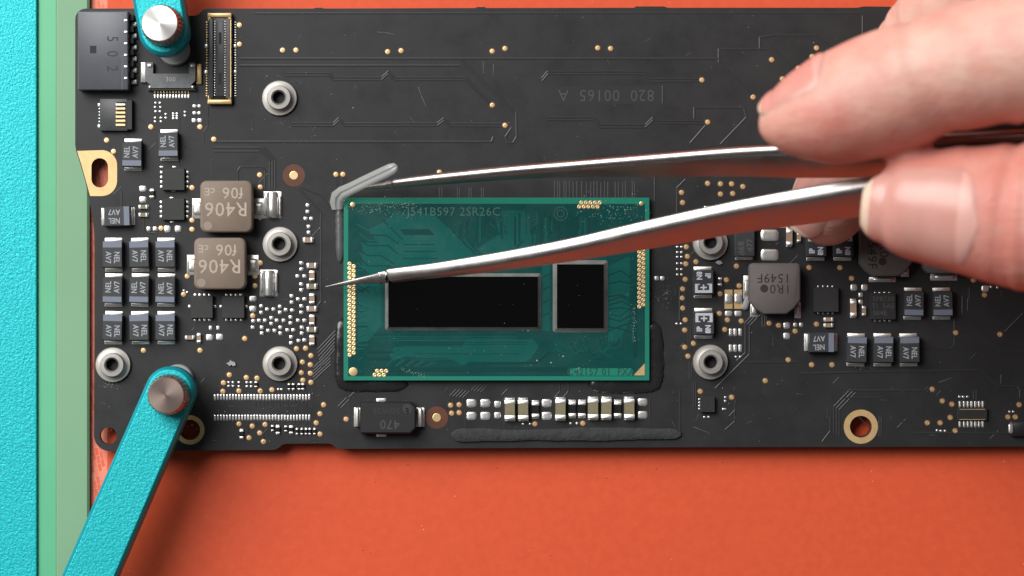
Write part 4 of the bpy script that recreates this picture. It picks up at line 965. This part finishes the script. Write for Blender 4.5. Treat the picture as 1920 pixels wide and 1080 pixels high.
# ------------------------------------------------------------------ hand
def finger(b, keys, sub=7, nseg=28):
    """keys: x, y px, z mm, half width px, half height mm"""
    st = catmull(keys, sub); C = [W(k[0], k[1], k[2]) for k in st]; rings = []; fr = []
    for i, k in enumerate(st):
        T = (C[min(len(C)-1, i+1)]-C[max(0, i-1)]).normalized(); s_ = T.cross(Vector((0, 0, 1))).normalized(); u = s_.cross(T).normalized()
        a = max(.0002, k[3]*S*(D-k[2]*MM)/D); h_ = max(.0002, k[4]*MM); fr.append((C[i], T, s_, u, a, h_))
        rings.append([C[i]+s_*a*math.cos(2*math.pi*j/nseg)+u*h_*math.sin(2*math.pi*j/nseg) for j in range(nseg)])
    b.sweep(rings); return fr
hb = MB()
IDX = [(1441, 241, 31.5, 3, .4), (1445, 240, 31.8, 28, 2.6), (1457, 236, 32.3, 50, 4.4), (1481, 229, 33, 70, 5.8), (1516, 219, 33.8, 89, 6.9), (1560, 207, 34.6, 105, 7.6), (1640, 180, 36, 116, 7.9), (1705, 158, 37.2, 117, 7.9), (1738, 147, 37.8, 113, 7.8),
       (1775, 135, 38.5, 116, 8.0), (1850, 116, 40, 121, 8.3), (1940, 97, 42, 124, 8.6), (2060, 72, 45, 130, 9.0), (2200, 60, 48, 150, 10)]
THB = [(1632, 374, 33.5, 4, .4), (1637, 376, 33.5, 40, 2.6), (1650, 379, 33.8, 66, 4.2), (1674, 382, 34.2, 86, 5.4), (1705, 385, 34.8, 100, 6.4), (1755, 389, 35.6, 110, 7.0), (1810, 394, 36.6, 120, 7.5), (1865, 400, 37.6, 131, 7.9), (1920, 405, 38.6, 143, 8.3), (2000, 402, 40, 150, 9), (2110, 372, 43, 158, 10), (2260, 300, 46, 190, 12)]
MID = [(1512, 445, 8.0, 4, .4), (1516, 440, 8.1, 38, 2.6), (1527, 423, 8.5, 60, 4.4), (1547, 394, 9, 74, 5.4), (1575, 350, 9.3, 82, 5.9), (1608, 300, 9.8, 86, 6.1), (1652, 230, 11.2, 90, 6.4), (1705, 150, 14.5, 98, 6.8), (1762, 70, 19, 108, 7.4), (1830, -10, 25, 114, 8.0), (1930, -110, 33, 118, 8.4), (2080, -160, 42, 125, 9), (2240, -100, 46, 140, 10)]
fi = finger(hb, IDX); ft = finger(hb, THB); fm = finger(hb, MID)
finger(hb, [(2080, 60, 46, 20, 3), (2120, 80, 46, 190, 11), (2250, 110, 46, 330, 14), (2450, 160, 46, 390, 16), (2700, 210, 46, 380, 17), (2900, 250, 46, 320, 17), (3100, 290, 46, 300, 18), (3500, 360, 46, 330, 21), (3900, 430, 46, 360, 24), (3960, 440, 46, 20, 3)])
me0 = hb.mesh('hand_rough', 'skin')
tmp = bpy.data.objects.new('hand_rough', me0); col.objects.link(tmp)
rm = tmp.modifiers.new('weld', 'REMESH'); rm.mode = 'VOXEL'; rm.voxel_size = .00055; rm.use_smooth_shade = True
sm_ = tmp.modifiers.new('soften', 'SMOOTH'); sm_.factor = .5; sm_.iterations = 8
dg = bpy.context.evaluated_depsgraph_get(); dg.update()
hm = bpy.data.meshes.new_from_object(tmp.evaluated_get(dg)); hm.name = 'hand'
bpy.data.objects.remove(tmp); bpy.data.meshes.remove(me0)
if not hm.materials: hm.materials.append(MATS['skin'])
hm.polygons.foreach_set('use_smooth', [True]*len(hm.polygons))
# folds of skin and flushed areas
def seg_d(p, a, c):
    ab = c-a; t = max(0, min(1, (p-a).dot(ab)/ab.length_squared)); return (p-(a+ab*t)).length, t
FOLD = []   # (centre-line frame, strength mm, half width mm)
def near(fr, x, y):
    q = W(x, y, 35); return min(fr, key=lambda f: (Vector((f[0].x, f[0].y))-Vector((q.x, q.y))).length)
for fr, x, y, s_, w_ in ((fi, 1738, 147, .16, 1.0), (fi, 1722, 152, .07, .6), (fi, 1756, 141, .08, .6), (ft, 1880, 402, .20, .7), (ft, 1897, 404, .22, .7), (ft, 1915, 405, .18, .6), (fi, 1840, 118, .08, .8), (fm, 1770, 60, .18, .7), (fm, 1785, 42, .2, .7), (fm, 1800, 24, .16, .7)):
    FOLD.append((near(fr, x, y), s_, w_))
flush = [0.0]*len(hm.vertices)
HOT = [(W(1540, 262, 36), 7, .5), (W(1640, 262, 38), 7, .55), (W(1720, 240, 36), 4.5, .6), (W(1850, 190, 40), 8, .35), (W(1720, 445, 38), 8, .75), (W(1810, 470, 40), 8, .75), (W(1900, 500, 40), 8, .5), (W(1445, 215, 33), 3.5, .25), (W(1570, 120, 35), 4, .35),
       (W(1560, 415, 8), 5, .5), (W(1900, 300, 43), 6, .45), (W(1780, 330, 42), 4, .3)]
for v in hm.vertices:
    p = v.co
    for (c, T, s_, u, a, h_), st_, w_ in FOLD:
        q = p-c; ax = q.dot(T)
        if abs(ax) < w_*MM*2.5:
            rad = (q-T*ax).length
            if rad < max(a, h_)*1.5:
                off = math.exp(-(ax/(w_*MM))**2)
                v.co = v.co-(q-T*ax).normalized()*off*st_*MM
    fl = .22
    for c, r_, k in HOT:
        dd_ = (p-c).length/(r_*MM)
        if dd_ < 2.2: fl += 1.35*k*math.exp(-dd_*dd_)
    flush[v.index] = min(1.0, fl)
at = hm.attributes.new('flush', 'FLOAT', 'POINT'); at.data.foreach_set('value', flush)
hand = link('hand', hm, label='bare hand gripping the steel tweezers between thumb and forefinger', cat='hand')
def nail(fr, imin, roll, L_, phim, name, back, off=.16):
    """curved plate following the back of a fingertip; roll turns it round the finger axis"""
    nz = (fr[imin][3]*math.cos(roll)+fr[imin][2]*math.sin(roll)).normalized()
    arc_ = [0.0]
    for i in range(imin, len(fr)-1): arc_.append(arc_[-1]+(fr[i+1][0]-fr[i][0]).length)
    rows, cols = 30, 17; V = []; F = []; M_ = []
    for r_ in range(rows):
        q = r_/(rows-1); ax = (q*L_-back)*MM
        k = 0
        while k < len(arc_)-2 and arc_[k+1] < ax: k += 1
        t = max(0.0, (ax-arc_[k])/max(1e-9, arc_[k+1]-arc_[k])) if ax > 0 else 0.0
        A, B_ = fr[imin+k], fr[imin+k+1]
        c = A[0].lerp(B_[0], t)+(A[1]*ax if ax < 0 else Vector()); s_, u = A[2], A[3]; a = A[4]*(1-t)+B_[4]*t; h_ = A[5]*(1-t)+B_[5]*t
        if q < .30: wd = math.sqrt(max(.16, 1-((.30-q)/.33)**2))
        elif q > .70: wd = math.sqrt(max(.01, 1-((q-.70)/.302)**2))
        else: wd = 1
        drop = max(0, -ax/(back*MM+1e-9))**2*.9*MM
        for cl in range(cols):
            v = (cl/(cols-1)*2-1); ps = roll+v*wd*phim; o_ = (off-(off+.12)*v**4-(.25*max(0, q-.9)*10*.6))*MM
            V.append(c+s_*(a+o_)*math.sin(ps)+u*(h_+o_)*math.cos(ps)-nz*drop)
    n0 = len(V); V2 = [p-nz*.35*MM for p in V]; b = MB()
    for r_ in range(rows-1):
        for cl in range(cols-1):
            i = r_*cols+cl; F.append((i, i+cols, i+cols+1, i+1)); M_.append(0 if r_ < 2 else 2 if r_ > rows-7 else 1)
    b.add(V, F); b.m = M_
    b.add(V2, [tuple(reversed(f)) for f in F], 1)
    rim = [r_*cols for r_ in range(rows)]+[(rows-1)*cols+k for k in range(1, cols)]+[r_*cols+cols-1 for r_ in range(rows-2, -1, -1)]+[k for k in range(cols-2, 0, -1)]
    b.add([V[i] for i in rim]+[V2[i] for i in rim], [(k, (k+1) % len(rim), len(rim)+(k+1) % len(rim), len(rim)+k) for k in range(len(rim))], 0)
    me = b.mesh(name, ['nail_edge', 'nail_plate', 'nail_moon'], True, 50)
    return link(name, me, hand)
def fidx(fr, x): return min(range(len(fr)), key=lambda i: abs(fr[i][0].x-W(x, 380, (fr[i][0].z)/MM).x))
nail(ft, fidx(ft, 1670), R(16), 14.4, R(60), 'thumb_nail', 2.8)
nail(fi, fidx(fi, 1472), R(-66), 9.2, R(44), 'finger_nail', 1.9, .22)
nail(fm, 17, R(-34), 8.5, R(46), 'finger_nail', 2.4)
